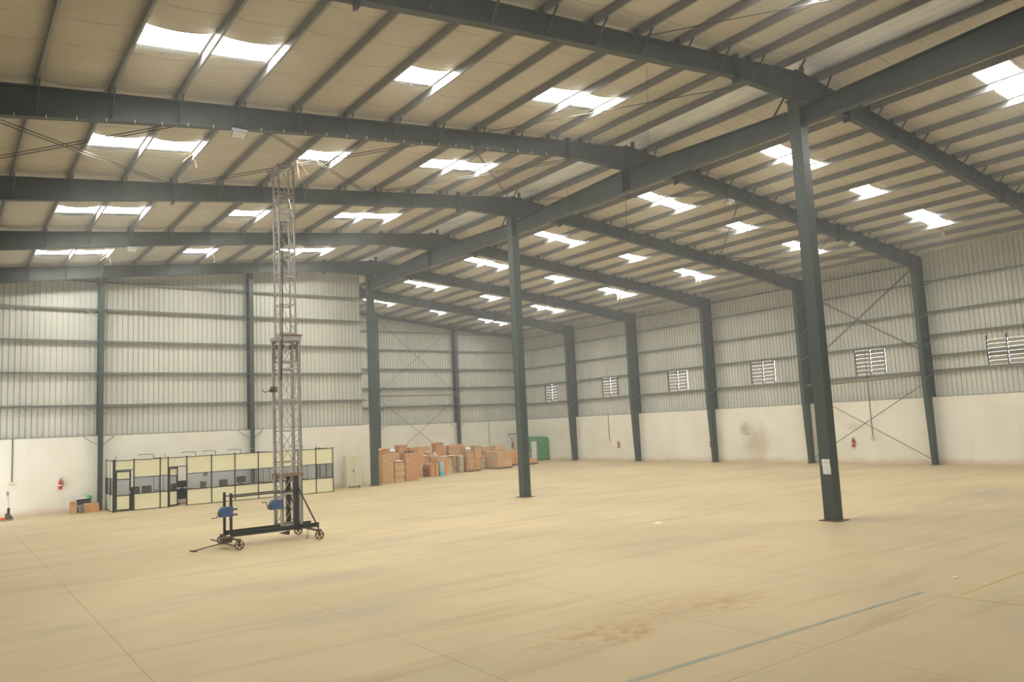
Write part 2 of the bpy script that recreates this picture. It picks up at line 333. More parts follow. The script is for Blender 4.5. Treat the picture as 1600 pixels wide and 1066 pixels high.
# insulated roof
SKYL = {-1: (-4.25, -3.2), 0: (3.9, 4.98), 1: (11.0, 12.15), 2: (19.1, 20.3), 3: (27.0, 28.2)}
SKYR = {-1: (-4.3, -3.25), 0: (3.75, 4.72), 1: (10.62, 11.55), 2: (18.55, 19.5), 3: (25.52, 26.65), 4: (33.4, 34.5), 5: (41.2, 42.0)}
CELLS = (2, 3, 6, 9, 10)
def insulation(sgn, P, zf, y0, y1, sky):
    mb = MB()
    ys = []; y = y0
    brk = sorted([v for ab in sky.values() for v in ab] + [S*k for k in range(-3, 7)])
    marks = [y0] + [v for v in brk if y0 < v < y1] + [y1]
    for a, b in zip(marks[:-1], marks[1:]):
        n = max(1, int(round((b-a)/0.22)))
        ys += [a+(b-a)*i/n for i in range(n)]
    ys.append(y1)
    edges = P + [W]
    rnd = random.Random(5+sgn)
    for c in range(len(edges)-1):
        xa, xb = edges[c], edges[c+1]; n = 10
        ph = [rnd.uniform(0, 6) for _ in range(4)]
        def zz(t, yy):
            base = zf(xa+(xb-xa)*t)+0.252
            dist = abs(yy/S-round(yy/S))*S
            sag = 0.105+0.02*math.sin(yy*0.9+ph[0])+0.012*math.sin(yy*2.7+ph[1])
            sag += 0.05*math.exp(-((dist-0.9)/0.5)**2)
            rip = 0.022*math.sin(yy*7+ph[2]+2*t)*math.exp(-dist/1.6)+0.006*math.sin(yy*9+ph[3]+5*t)
            return base-(sag*math.sin(PI*t)**0.6 if 0 < t < 1 else 0)-rip*math.sin(PI*t)
        idx = {}
        vs = []
        for j, yy in enumerate(ys):
            for i in range(n+1):
                t = i/n; idx[(i, j)] = len(vs); vs.append((sgn*(xa+(xb-xa)*t), yy, zz(t, yy)))
        fs = []
        for j in range(len(ys)-1):
            mid = (ys[j]+ys[j+1])/2
            hole = c in CELLS and any(a < mid < b for a, b in sky.values())
            if hole: continue
            for i in range(n): fs.append((idx[(i, j)], idx[(i+1, j)], idx[(i+1, j+1)], idx[(i, j+1)]))
        mb.add(vs, fs)
    return mb
mb = insulation(-1, PL, zl, NY, GY+0.2, SKYL)
mb2 = insulation(1, PR, zr, NY, FY+0.2, SKYR)
ceil_ = struct(mb.add(mb2.v, mb2.f).build('ceiling', M['insul'], smooth=True, origin=(0, 0, 12)))
rs = MB()
rs.add([(-W-0.3, NY-0.3, zl(W+0.3)+0.45), (0, NY-0.3, 14.3), (0, FY+0.4, 14.34), (-W-0.3, GY+0.5, zl(W+0.3)+0.45), (0, GY+0.5, 14.3)], [(0, 1, 4, 3)])
rs.add([(W+0.3, NY-0.3, zr(W+0.3)+0.45), (0, NY-0.3, 14.34), (0, FY+0.4, 14.34), (W+0.3, FY+0.4, zr(W+0.3)+0.45)], [(0, 1, 2, 3)])
rs.build('roof_sheet', M['roof'], ceil_)
# bare metal ridge capping seen between the two ridge purlins
rc = MB(); prof = []
for i in range(13):
    t = -1+2*i/12; x = t*1.2 if t > 0 else t*0.72
    prof.append((x, 14.20-0.12*abs(t)**1.5))
rc.sweep(prof, (0, NY, 0), (0, FY, 0))
rc.build('ridge_cap', M['bare'], ceil_, smooth=True)
# skylights (one translucent sheet per opening between two purlins)
n = 0
for sgn, P, zf, sky in ((-1, PL, zl, SKYL), (1, PR, zr, SKYR)):
    for bay, (a, b) in sorted(sky.items()):
        for c in CELLS:
            xa, xb = P[c]-0.02, P[c+1]+0.02; mb = MB(); k = 5; n += 1
            for i in range(k):
                y0 = a-0.05+(b-a+0.1)*i/k; y1 = a-0.05+(b-a+0.1)*(i+0.7)/k; y2 = a-0.05+(b-a+0.1)*(i+1)/k; ym = (y1+y2)/2
                pr = [(y0, 0), (y1, 0), (ym, 0.02), (y2, 0)]
                for (ya, da), (yb, db) in zip(pr[:-1], pr[1:]):
                    mb.add([(sgn*xa, ya, zf(xa)+0.275+da), (sgn*xb, ya, zf(xb)+0.275+da), (sgn*xb, yb, zf(xb)+0.275+db), (sgn*xa, yb, zf(xa)+0.275+db)], [(0, 1, 2, 3)])
            struct(mb.build('window_%d' % n, M['skylight']))

# ================================================================== STEEL FRAME
def purlin(xe, zf, y0, y1, sgn):
    # Z section, lower flange towards +X
    x = xe-0.03; z = zf(x)
    mb = MB(); pr = [(0.06, 0.018), (0.06, 0.0), (0.0, 0.0), (0.0, 0.25), (-0.06, 0.25), (-0.06, 0.232)]
    pr2 = [(0.057, 0.018), (0.057, 0.003), (0.003, 0.003), (0.003, 0.247), (-0.057, 0.247), (-0.057, 0.232)]
    mb.extrude(pr+pr2[::-1], (x, y0, z), (1, 0, 0), (0, 0, 1), (0, 1, 0), y1-y0)
    return mb
for k, x in enumerate(PL):
    side = 'left of the ridge' if k else 'just left of the ridge cap'
    lab = 'long grey roof purlin, %s %s' % (ORD[k], 'left of the ridge')
    tag(purlin(-x, zl, NY, GY+0.15, -1).build('roof_purlin', M['purlin']), lab, 'purlin', 'purlins under the left roof slope')
for k, x in enumerate(PR):
    tag(purlin(x, zr, NY, FY+0.15, 1).build('roof_purlin', M['purlin']), 'long grey roof purlin, %s right of the ridge' % ORD[k], 'purlin', 'purlins under the right roof slope')
# doubled purlin beside the left skylight pairs, seen bright along its lip
PL_ALL = PL

LB = [(0.0, 12.93), (3.3, 12.93), (5.5, 12.67), (9, 12.31), (12, 11.99), (15.3, 11.58), (17.6, 11.27), (20.4, 10.88), (22.17, 10.62)]
RB = [(0.0, 12.93), (3.3, 12.95), (5.4, 12.77), (8.7, 12.44), (11.8, 12.11), (16.4, 11.68), (18.4, 11.42), (20.9, 11.06), (22.17, 10.90)]
def interp(tab, x):
    for (a, u), (b, v) in zip(tab[:-1], tab[1:]):
        if x <= b: return u+(v-u)*(x-a)/(b-a)
    return tab[-1][1]
def rafter(Y, sgn, lab, x_in=0.0, hooks=False, braces=True, light=True):
    zf = zl if sgn < 0 else zr; tab = LB if sgn < 0 else RB
    t = thing('steel_rafter', (sgn*12.0, Y, 11.0), lab, 'rafter', 'steel rafters')
    xs = [x_in] + [a for a, _ in tab if a > x_in] + [W-0.02]
    zb = [interp(tab, x) for x in xs]; ztp = [zf(x) for x in xs]
    poly = [(sgn*x, z) for x, z in zip(xs, ztp)] + [(sgn*x, z) for x, z in zip(xs[::-1], zb[::-1])]
    MB().extrude(poly, (0, Y-0.005, 0), (1, 0, 0), (0, 0, 1), (0, 1, 0), 0.01).build('web', M['steel'], t)
    m1 = MB(); m2 = MB()
    for i in range(len(xs)-1):
        for mm, zz, s in ((m1, ztp, -1), (m2, zb, 1)):
            th = 0.018
            p = [(sgn*xs[i], zz[i]), (sgn*xs[i+1], zz[i+1]), (sgn*xs[i+1], zz[i+1]+s*th), (sgn*xs[i], zz[i]+s*th)]
            mm.extrude(p, (0, Y-0.11, 0), (1, 0, 0), (0, 0, 1), (0, 1, 0), 0.22)
    m1.build('top_flange', M['steel'], t); m2.build('bottom_flange', M['steel'], t)
    for xs_ in (2.95, 14.9):
        if xs_ < x_in: continue
        zb_ = interp(tab, xs_)
        MB().rbox((sgn*xs_, Y, (zb_+zf(xs_))/2), (0.05, 0.26, zf(xs_)-zb_+0.22)).rbox((sgn*xs_-0.06, Y, (zb_+zf(xs_))/2), (0.03, 0.2, zf(xs_)-zb_+0.3)).build('splice_plate', M['steel'], t)
    if sgn > 0:
        MB().box(0.42, 0.54, Y-0.05, Y+0.05, zf(0.5), 14.15).build('ridge_post', M['steel'], t)
    if braces:
        P = PL if sgn < 0 else PR; m = MB()
        for x in P:
            if x < max(x_in, 0.9) or x > 22: continue
            b = MB(); b.bar((sgn*x+0.02, Y-0.55, zf(x)+0.02), (sgn*x+0.02, Y-0.06, interp(tab, x)+0.10), 0.04, 0.04)
            b.box(sgn*x-0.035, sgn*x+0.0, Y-0.10, Y+0.10, zf(x), zf(x)+0.19)
            b.build('fly_brace', M['steel'], t)
    if hooks:
        for i in range(26):
            x = 20.1-0.64*i
            if x < 3.2: break
            zb_ = interp(tab, x); h = MB()
            h.path([(sgn*x, Y-0.10, zb_-0.035), (sgn*x, Y-0.125, zb_), (sgn*x, Y-0.125, zb_+0.05)], 0.011, 5).build('hook', M['white'], t)
    return t
NEAR = {-2: 'the unseen nearest column', -1: 'the unseen near end of the ridge beam', 0: 'the nearest square column', 1: 'the middle of the nearer ridge beam',
        2: 'the second square column', 3: 'the middle of the farther ridge beam', 4: 'the farthest square column', 5: 'the inner wall behind the farthest column'}
for i in range(-2, 5):
    rafter(S*i, -1, 'tapered left slope rafter, meeting the ridge at %s' % NEAR[i], hooks=i == 1)
for i in range(-2, 6):
    rafter(S*i, 1, 'tapered right slope rafter, starting at %s' % NEAR[i], x_in=0.0)

def ridge_column(Y, lab, notice=False):
    t = thing('ridge_column', (0, Y, 0), lab, 'column', 'square ridge columns'); h = 0.19
    MB().box(-h, h, Y-h, Y+h, 0.02, 12.92).build('shaft', M['steelc'], t, bevel=0.006)
    MB().box(-h-0.14, h+0.10, Y-h-0.14, Y+h+0.10, 0.0, 0.022).build('base_plate', M['rust'], t)
    MB().box(-h-0.05, h+0.05, Y-h-0.05, Y+h+0.05, 12.885, 12.93).build('cap_plate', M['steelc'], t)
    return t
ridge_column(-2*S, 'square green-grey steel ridge column standing behind the camera')
ridge_column(0, 'nearest square green-grey steel column, with white notices taped on')
ridge_column(2*S, 'middle one of three square green-grey steel columns, no notice on it')
ridge_column(4*S, 'farthest square green-grey steel column, beside the brown cartons')
# taped notices
for k, (z0, z1, y0, y1, lab) in enumerate(((1.60, 1.80, -0.15, 0.10, 'upper white printed notice taped on the nearest steel column'), (1.36, 1.595, -0.165, 0.085, 'lower white printed notice taped on the nearest steel column'))):
    t = thing('paper_notice', (-0.192, (y0+y1)/2, z0), lab, 'notice', 'notices on the nearest column')
    MB().box(-0.1935, -0.191, y0, y1, z0, z1).build('sheet', M['white'], t)
    rows = ((0.045, 0.35), (0.08, 0.75), (0.12, 0.72)) if k == 0 else ((0.06, 0.7), (0.11, 0.4), (0.15, 0.8), (0.20, 0.9))
    for (dz, wd) in rows:
        ink = MB(); yy = (y0+y1)/2; hw = (y1-y0)*wd/2; yy0 = yy-hw
        while yy0 < yy+hw:
            l = random.uniform(0.012, 0.035); ink.box(-0.1945, -0.1934, yy0, min(yy0+l, yy+hw), z1-dz-0.006, z1-dz+0.006); yy0 += l+0.008
        ink.build('printed_line', M['ink'], t)

def ridge_beam(Y0, lab):
    t = thing('ridge_beam', (0, Y0+S, 12.0), lab, 'beam', 'tapered ridge beams')
    ys = [Y0+0.19, Y0+1.6, Y0+S, Y0+2*S-1.6, Y0+2*S-0.19]; tp = [12.62, 12.68, 12.93, 12.68, 12.62]; zb = 12.06
    poly = [(y, z) for y, z in zip(ys, tp)] + [(ys[-1], zb), (ys[0], zb)]
    MB().extrude(poly, (-0.006, 0, 0), (0, 1, 0), (0, 0, 1), (1, 0, 0), 0.012).build('web', M['steel'], t)
    m1 = MB()
    for i in range(4):
        m1.extrude([(ys[i], tp[i]), (ys[i+1], tp[i+1]), (ys[i+1], tp[i+1]-0.02), (ys[i], tp[i]-0.02)], (-0.14, 0, 0), (0, 1, 0), (0, 0, 1), (1, 0, 0), 0.28)
    m1.build('top_flange', M['steel'], t)
    MB().box(-0.14, 0.14, ys[0], ys[-1], zb-0.02, zb).build('bottom_flange', M['steel'], t)
    for y in (Y0+S-0.12, Y0+S+0.12): MB().box(-0.13, 0.13, y-0.008, y+0.008, zb, 12.90).build('stiffener', M['steel'], t)
    MB().bar((0.0, Y0+0.85, 12.66), (0.05, Y0-0.42, 14.12), 0.05, 0.05).build('strut', M['steel'], t)
    return t
ridge_beam(-2*S, 'deep tapered steel ridge beam running over the nearest column toward the camera')
ridge_beam(0, 'deep tapered steel ridge beam between the nearest and middle columns')
ridge_beam(2*S, 'deep tapered steel ridge beam between the middle and farthest columns')

def wall_column(Y, sgn, lab):
    zf = zl if sgn < 0 else zr; zk = LB[-1][1] if sgn < 0 else RB[-1][1]
    t = thing('wall_column', (sgn*22.8, Y, 0), lab, 'column', 'tapered wall columns')
    ins = [(22.36, 0.02), (22.12, 5.3), (22.17, zk)]; out = W-0.02
    poly = [(sgn*x, z) for x, z in ins] + [(sgn*out, zk), (sgn*out, 0.02)]
    MB().extrude(poly, (0, Y-0.006, 0), (1, 0, 0), (0, 0, 1), (0, 1, 0), 0.012).build('web', M['steelc'], t)
    m1 = MB()
    for (xa, za), (xb, zb) in zip(ins[:-1], ins[1:]):
        m1.extrude([(sgn*xa, za), (sgn*xb, zb), (sgn*(xb+0.018), zb), (sgn*(xa+0.018), za)], (0, Y-0.12, 0), (1, 0, 0), (0, 0, 1), (0, 1, 0), 0.24)
    m1.build('inner_flange', M['steelc'], t)
    a, b = sorted((sgn*(out-0.02), sgn*out)); MB().box(a, b, Y-0.12, Y+0.12, 0.02, zf(W)).build('outer_flange', M['steelc'], t)
    a, b = sorted((sgn*22.2, sgn*23.1)); MB().box(a, b, Y-0.16, Y+0.16, 0, 0.022).build('base_plate', M['rust'], t)
    a, b = sorted((sgn*22.17, sgn*out)); MB().box(a, b, Y-0.11, Y+0.11, zk-0.01, zk+0.01).build('knee_stiffener', M['steelc'], t)
    for z in (5.2, 6.9, 8.5, 10.1):
        for s in (-1, 1):
            MB().bar((sgn*22.28, Y+s*0.08, z-0.42), (sgn*22.95, Y+s*0.62, z-0.04), 0.035, 0.035).build('knee_brace', M['girt'], t)
    return t
wl = {1: 'nearest green-grey tapered column standing against the right wall in view', 2: 'tapered wall column partly hidden behind the nearest square column',
      3: 'tapered column on the right wall with a fire extinguisher at its foot', 4: 'second farthest tapered column on the right wall', 5: 'farthest tapered column on the right wall, beside the green cabin'}
for i in range(-2, 6):
    wall_column(S*i, 1, wl.get(i, 'tapered right wall column outside the picture, %s one toward the near end' % ORD[-i]))
for i in range(-2, 5):
    wall_column(S*i, -1, 'tapered green-grey column on the left wall, %s from the near end' % ORD[i+2])

def gable_column(x, Yf, zt, lab, wd=0.24):
    t = thing('gable_column', (x, Yf, 0), lab, 'column', 'gable columns')
    MB().box(x-wd/2, x+wd/2, Yf-0.38, Yf-0.362, 0, zt).build('front_flange', M['steelc'], t)
    MB().box(x-0.006, x+0.006, Yf-0.362, Yf+0.15, 0, zt).build('web', M['steelc'], t)
    MB().box(x-wd/2, x+wd/2, Yf+0.15, Yf+0.168, 0, zt).build('rear_flange', M['steelc'], t)
    for z in (HB, 5.2, 6.86, 8.5, 10.15):
        for s in (-1, 1): MB().bar((x+s*0.08, Yf-0.3, z-0.5), (x+s*0.7, Yf-0.02, z-0.03), 0.03, 0.03).build('knee_brace', M['girt'], t)
    return t
gable_column(-14.78, GY, zl(14.78), 'slim green-grey gable column left of the glazed office')
gable_column(-7.17, GY, zl(7.17), 'slim green-grey gable column behind the glazed office')
gable_column(15.87, FY, zr(15.87), 'slim green-grey column on the far wall behind the carton stacks', 0.30)
gable_column(8.0, FY, zr(8.0), 'slim green-grey column on the far wall, hidden by the farthest square column', 0.30)
# end rafter of the far wall
t = thing('end_rafter', (11, FY-0.1, 11), 'shallow dark steel end rafter along the top of the far wall', 'rafter')
MB().extrude([(0, zr(0)), (W, zr(W)), (W, zr(W)-0.28), (0, zr(0)-0.28)], (0, FY-0.12, 0), (1, 0, 0), (0, 0, 1), (0, 1, 0), 0.02).build('web', M['steel'], t)
MB().extrude([(0, zr(0)-0.26), (W, zr(W)-0.26), (W, zr(W)-0.28), (0, zr(0)-0.28)], (0, FY-0.22, 0), (1, 0, 0), (0, 0, 1), (0, 1, 0), 0.22).build('bottom_flange', M['steel'], t)

# girts: lipped shelf sections standing off the sheeting
def girt_y(x, sgn, y0, y1, z):      # along Y on a side wall; x is the sheet's inner face
    a = x-sgn*0.20; m = MB(); lo, hi = sorted((a, x-sgn*0.005))
    m.box(lo, hi, y0, y1, z-0.004, z+0.004)
    l2, h2 = sorted((a, a+sgn*0.006)); m.box(l2, h2, y0, y1, z-0.065, z)
    l3, h3 = sorted((x-sgn*0.011, x-sgn*0.005)); m.box(l3, h3, y0, y1, z, z+0.06)
    return m
def girt_x(y, x0, x1, z):
    m = MB(); m.box(x0, x1, y-0.20, y-0.005, z-0.004, z+0.004); m.box(x0, x1, y-0.20, y-0.194, z-0.065, z); m.box(x0, x1, y-0.011, y-0.005, z, z+0.06); return m
LV = ['lowest', 'second', 'third', 'fourth', 'topmost']
for i, z in enumerate((5.13, 6.82, 8.46, 10.12, 11.28)):
    tag(girt_y(W, 1, S, FY, z).build('wall_girt', M['girt']), 'long horizontal grey girt on the right wall, %s of its levels' % LV[i], 'girt', 'girts on the right wall')
for i, z in enumerate((5.14, 5.97, 7.12, 8.43, 10.15)):
    tag(girt_y(W, 1, NY, S, z).build('wall_girt', M['girt']), 'grey girt at the right edge of the picture, %s level of the nearest bay' % LV[i], 'girt', 'girts in the nearest right bay')
for i, z in enumerate((5.22, 6.87, 8.51, 10.16, 11.62)):
    tag(girt_x(GY+0.2, -W, 0.05, z).build('wall_girt', M['girt']), 'long horizontal grey girt on the left gable wall, %s of its levels' % LV[i], 'girt', 'girts on the left gable wall')
for i, z in enumerate((5.25, 6.84, 8.48, 10.13, 11.70)):
    tag(girt_x(FY+0.2, 0, W-0.02, z).build('wall_girt', M['girt']), 'long horizontal grey girt on the far wall, %s of its levels' % LV[i], 'girt', 'girts on the far wall')
for i, z in enumerate((5.2, 6.85, 8.5, 10.1)):
    tag(girt_y(-W, -1, NY, GY, z).build('wall_girt', M['girt']), 'long horizontal grey girt on the unseen left wall, %s of its levels' % LV[i], 'girt', 'girts on the left wall')
tag(MB().box(-0.3, W, FY-0.01, FY+0.26, HB, HB+0.03).build('flashing', M['girt']), 'thin grey drip flashing along the far wall under the sheeting', 'flashing')
tag(MB().box(W-0.26, W, NY, FY, HB, HB+0.03).build('flashing', M['girt']), 'thin grey drip flashing along the right wall under the sheeting', 'flashing')
tag(MB().box(-W, -0.15, GY-0.01, GY+0.26, HB, HB+0.03).build('flashing', M['girt']), 'thin grey drip flashing along the left gable wall under the sheeting', 'flashing')
# square tie tubes between columns
tag(MB().tube((22.45, 7.6, 4.98), (22.45, 14.9, 4.80), 0.065, 12).build('tie_tube', M['louvre'], smooth=True), 'pale round tie tube across the cross-braced bay of the right wall', 'tube')
tag(MB().tube((8.1, FY-0.3, 6.18), (15.75, FY-0.3, 6.18), 0.06, 12).build('tie_tube', M['louvre'], smooth=True), 'pale round tie tube across the far wall behind the cartons', 'tube')
# bracing rods
def rods(pts, lab, group, r=0.014, dbl=True):
    m = MB(); a, b = Vector(pts[0]), Vector(pts[1])
    offs = (-0.04, 0.04) if dbl else (0,)
    for o in offs: m.tube(a+Vector((0, 0, o)), b+Vector((0, 0, o)), r, 6)
    return tag(m.build('bracing_rod', M['rod']), lab, 'bracing rod', group)
xb = 22.5
G = 'rods bracing the right wall'
rods(((xb, 14.9, 10.9), (xb, 7.6, 6.3)), 'upper bracing rods on right wall falling toward the nearest wall column', G, 0.018)
rods(((xb, 7.6, 11.0), (xb, 14.9, 5.9)), 'upper bracing rods on right wall rising toward the nearest wall column', G, 0.018)
rods(((xb, 14.9, 4.42), (xb+0.1, 7.6, 0.25)), 'lower bracing rod on right wall falling toward the nearest wall column', G, 0.02, False)
rods(((xb+0.1, 14.9, 0.3), (xb, 7.6, 4.5)), 'lower bracing rod on right wall rising toward the nearest wall column', G, 0.02, False)
G = 'rods bracing the far wall'; yb = FY-0.2
rods(((8.1, yb, 12.7), (15.7, yb, 6.4)), 'thin upper rod on far wall falling to the slim column', G, 0.016, False)
rods(((15.7, yb, 12.3), (8.1, yb, 6.5)), 'thin upper rod on far wall rising to the slim column', G, 0.016, False)
rods(((8.1, yb, 5.9), (15.7, yb, 0.15)), 'thin lower rod on far wall falling behind the cartons', G, 0.016, False)
rods(((15.7, yb, 5.9), (8.1, yb, 0.15)), 'thin lower rod on far wall rising to the slim column', G, 0.016, False)
XM = (0.15, 7.4, 14.9, 22.4)
for sgn, zf, nm in ((-1, zl, 'left'), (1, zr, 'right')):
    for k in range(3):
        a, b = XM[k], XM[k+1]; wh = ('by the ridge', 'at mid slope', 'by the eaves')[k]
        for (ya, yb_, wd) in ((S+0.12, 2*S-0.12, 'toward the ridge'), (2*S-0.12, S+0.12, 'toward the eaves')):
            if sgn < 0 or k < 3:
                rods(((sgn*b, ya, zf(b)-0.12), (sgn*a, yb_, zf(a)-0.12)), 'roof rods on %s slope %s, slanting %s' % (nm, wh, wd), 'rods bracing the roof', 0.014)
for (ya, yb_, wh) in ((0.12, S-0.12, 'in the bay beyond the nearest column'), (-S+0.12, -0.12, 'in the bay before the nearest column')):
    rods(((-0.2, ya, zl(0.2)-0.15), (-7.3, yb_, zl(7.3)-0.15)), 'single roof rod left of the ridge %s' % wh, 'rods bracing the roof', 0.014, False)
# hanging thin wires
def wire(a, b, lab): tag(MB().tube(a, b, 0.006, 5).build('hanging_wire', M['rod']), lab, 'wire', 'thin wires hanging from the roof')
wire((-4.95, 1.6, 13.52), (-4.95, 1.75, 11.0), 'thin dark wire hanging left of the ridge beyond the nearest rafter')
wire((1.7, 12.9, 14.0), (1.65, 12.9, 11.6), 'thin dark wire hanging beneath the ridge beam between near columns')

# ================================================================== LOUVRE VENTS
def vent(y, z0, z1, wd, lab, ext=(0.06, 0.06)):
    t = thing('louvre_vent', (W-0.02, y, z0), lab, 'vent', 'louvre vents on the right wall')
    x = W-0.03
    for s in (-1, 0, 1):
        MB().box(x-0.05, x+0.01, y+s*wd/2-0.022, y+s*wd/2+0.022, z0-ext[0], z1+ext[1]).build('stile', M['black'], t)
    for s in (-1, 1):
        a, b = sorted((y+s*wd/2, y+s*(wd/2+0.30))); MB().box(W+0.055, W+0.06, a, b, z0-0.15, z1+0.15).build('side_flashing', M['clad'], t)
    n = 6; h = (z1-z0)/n
    for half in (-1, 1):
        for i in range(n):
            zc = z0+h*(i+0.5)
            MB().rbox((x+0.03, y+half*wd/4, zc), (0.006, wd/2-0.05, h*1.05), ry=0.36).build('louvre_blade', M['louvre'], t)
    return t
vent(3.55, 5.22, 6.55, 1.9, 'nearest louvre vent at the right edge of the picture, crossed by a girt', (0.02, 0.25))
nm = ['louvre vent in the cross-braced bay of the right wall', 'louvre vent between the second and third visible right wall columns', 'middle louvre vent of the right wall, third from the far corner',
      'small-looking louvre vent second from the far corner', 'farthest louvre vent, beside the far corner']
for (y, a, b), l in zip(VENTS, nm): vent(y, a, b, 1.8, l)
vent(-4.0, 5.3, 6.7, 1.8, 'louvre vent on the right wall just outside the picture'); vent(-11.5, 5.3, 6.7, 1.8, 'louvre vent on the right wall nearest the near end')

# ================================================================== WALL FITTINGS
def extinguisher(p, n, lab):
    """p: wall point at bottle middle; n: unit vector into the room"""
    n = Vector(n); c = Vector(p)+n*0.10
    t = thing('fire_extinguisher', (c.x, c.y, c.z-0.26), lab, 'fire extinguisher', 'fire extinguishers on the walls')
    MB().lathe((c.x, c.y, c.z-0.26), [(0, 0), (0.07, 0), (0.085, 0.02), (0.085, 0.34), (0.07, 0.40), (0.03, 0.44), (0.03, 0.46), (0, 0.46)], 16).build('cylinder', M['red'], t, smooth=True)
    MB().lathe((c.x, c.y, c.z-0.26), [(0.0865, 0.17), (0.0865, 0.23)], 16).build('label_band', M['white'], t)
    side = Vector((0, 0, 1)).cross(n)
    MB().bar(c+Vector((0, 0, 0.2)), c+Vector((0, 0, 0.26)), 0.04, 0.04).bar(c+Vector((0, 0, 0.26))-side*0.02, c+Vector((0, 0, 0.30))+side*0.12, 0.02, 0.02).build('handle', M['black'], t)
    MB().path([c+Vector((0, 0, 0.22)), c+side*0.10+Vector((0, 0, 0.18)), c+side*0.13+Vector((0, 0, 0.05)), c+side*0.12+Vector((0, 0, -0.08)), c+side*0.10+Vector((0, 0, -0.12))], 0.013, 6).build('hose', M['black'], t)
    MB().bar(c-n*0.10, c+Vector((0, 0, 0.0))-n*0.05, 0.04, 0.10).build('bracket', M['black'], t)
xr = W-0.25
extinguisher((-16.47, GY, 1.42), (0, -1, 0), 'red fire extinguisher on the wall left of the glazed office')
extinguisher((xr, 32.37, 1.30), (-1, 0, 0), 'farther red extinguisher on the right wall, right of the thin conduit')
extinguisher((xr, 23.02, 1.30), (-1, 0, 0), 'red extinguisher half hidden by the third tapered wall column')
extinguisher((xr, 12.32, 1.25), (-1, 0, 0), 'red extinguisher on the wall in the cross-braced bay')
extinguisher((21.84, FY, 1.40), (0, -1, 0), 'red extinguisher on the far wall beside the green cabin')
def conduit(p, n, ztop_, lab, black_low=0.0):
    n = Vector(n); p = Vector(p); t = thing('electrical_conduit', (p.x, p.y, p.z), lab, 'conduit', 'vertical conduits with switch boxes')
    MB().tube(p+n*0.02+Vector((0, 0, 0.08)), Vector((p.x, p.y, ztop_))+n*0.02, 0.02, 8).build('pipe', M['rod'], t)
    MB().rbox(p+n*0.035, (0.26 if n.y else 0.07, 0.26 if n.x else 0.07, 0.14)).build('switch_box', M['cream'], t, bevel=0.01)
conduit((-18.47, GY, 1.60), (0, -1, 0), HB, 'dark vertical conduit with a box at the far left of the gable wall')
conduit((-4.22, GY, 2.60), (0, -1, 0), HB, 'short dark conduit behind the right end of the office')
conduit((19.29, FY, 1.5), (0, -1, 0), HB, 'dark vertical conduit on the far wall above the cartons')
conduit((xr, 33.45, 1.55), (-1, 0, 0), HB, 'dark conduit on the right wall, left of the farther extinguisher')
conduit((xr-0.02, 11.1, 1.5), (-1, 0, 0), 6.6, 'long dark conduit dropping from the louvre vent in the braced bay')
tag(MB().box(xr-0.05, xr, 19.7, 20.1, 1.88, 1.98).build('wall_box', M['cream'], bevel=0.01), 'small pale electrical strip box on the stained part of the right wall', 'box')
def floodlight(x, Y, z, lab):
    t = thing('flood_light', (x, Y, z), lab, 'lamp', 'flood lights under the rafters')
    MB().rbox((x, Y, z), (0.42, 0.30, 0.10), rx=-0.35).build('housing', M['grey'], t, bevel=0.02)
    MB().rbox((x, Y-0.02, z-0.055), (0.34, 0.22, 0.01), rx=-0.35).build('lens', M['white'], t)
    MB().path([(x-0.16, Y+0.02, z), (x-0.16, Y+0.04, z+0.2), (x, Y+0.04, z+0.24), (x+0.16, Y+0.04, z+0.2), (x+0.16, Y+0.02, z)], 0.014, 6).tube((x, Y+0.04, z+0.22), (x, Y+0.06, z+0.40), 0.02, 6).build('bracket', M['black'], t)
floodlight(-15.0, S-0.25, 11.42, 'small flood light under the left rafter of the second visible frame')
floodlight(-14.9, 3*S-0.25, 11.45, 'small flood light under the left rafter, third frame from the gable')
floodlight(6.0, S-0.25, 12.42, 'small flood light under the right rafter near the ridge beam')
floodlight(15.5, S-0.3, 11.55, 'small flood light hung low under the right rafter near the eaves')

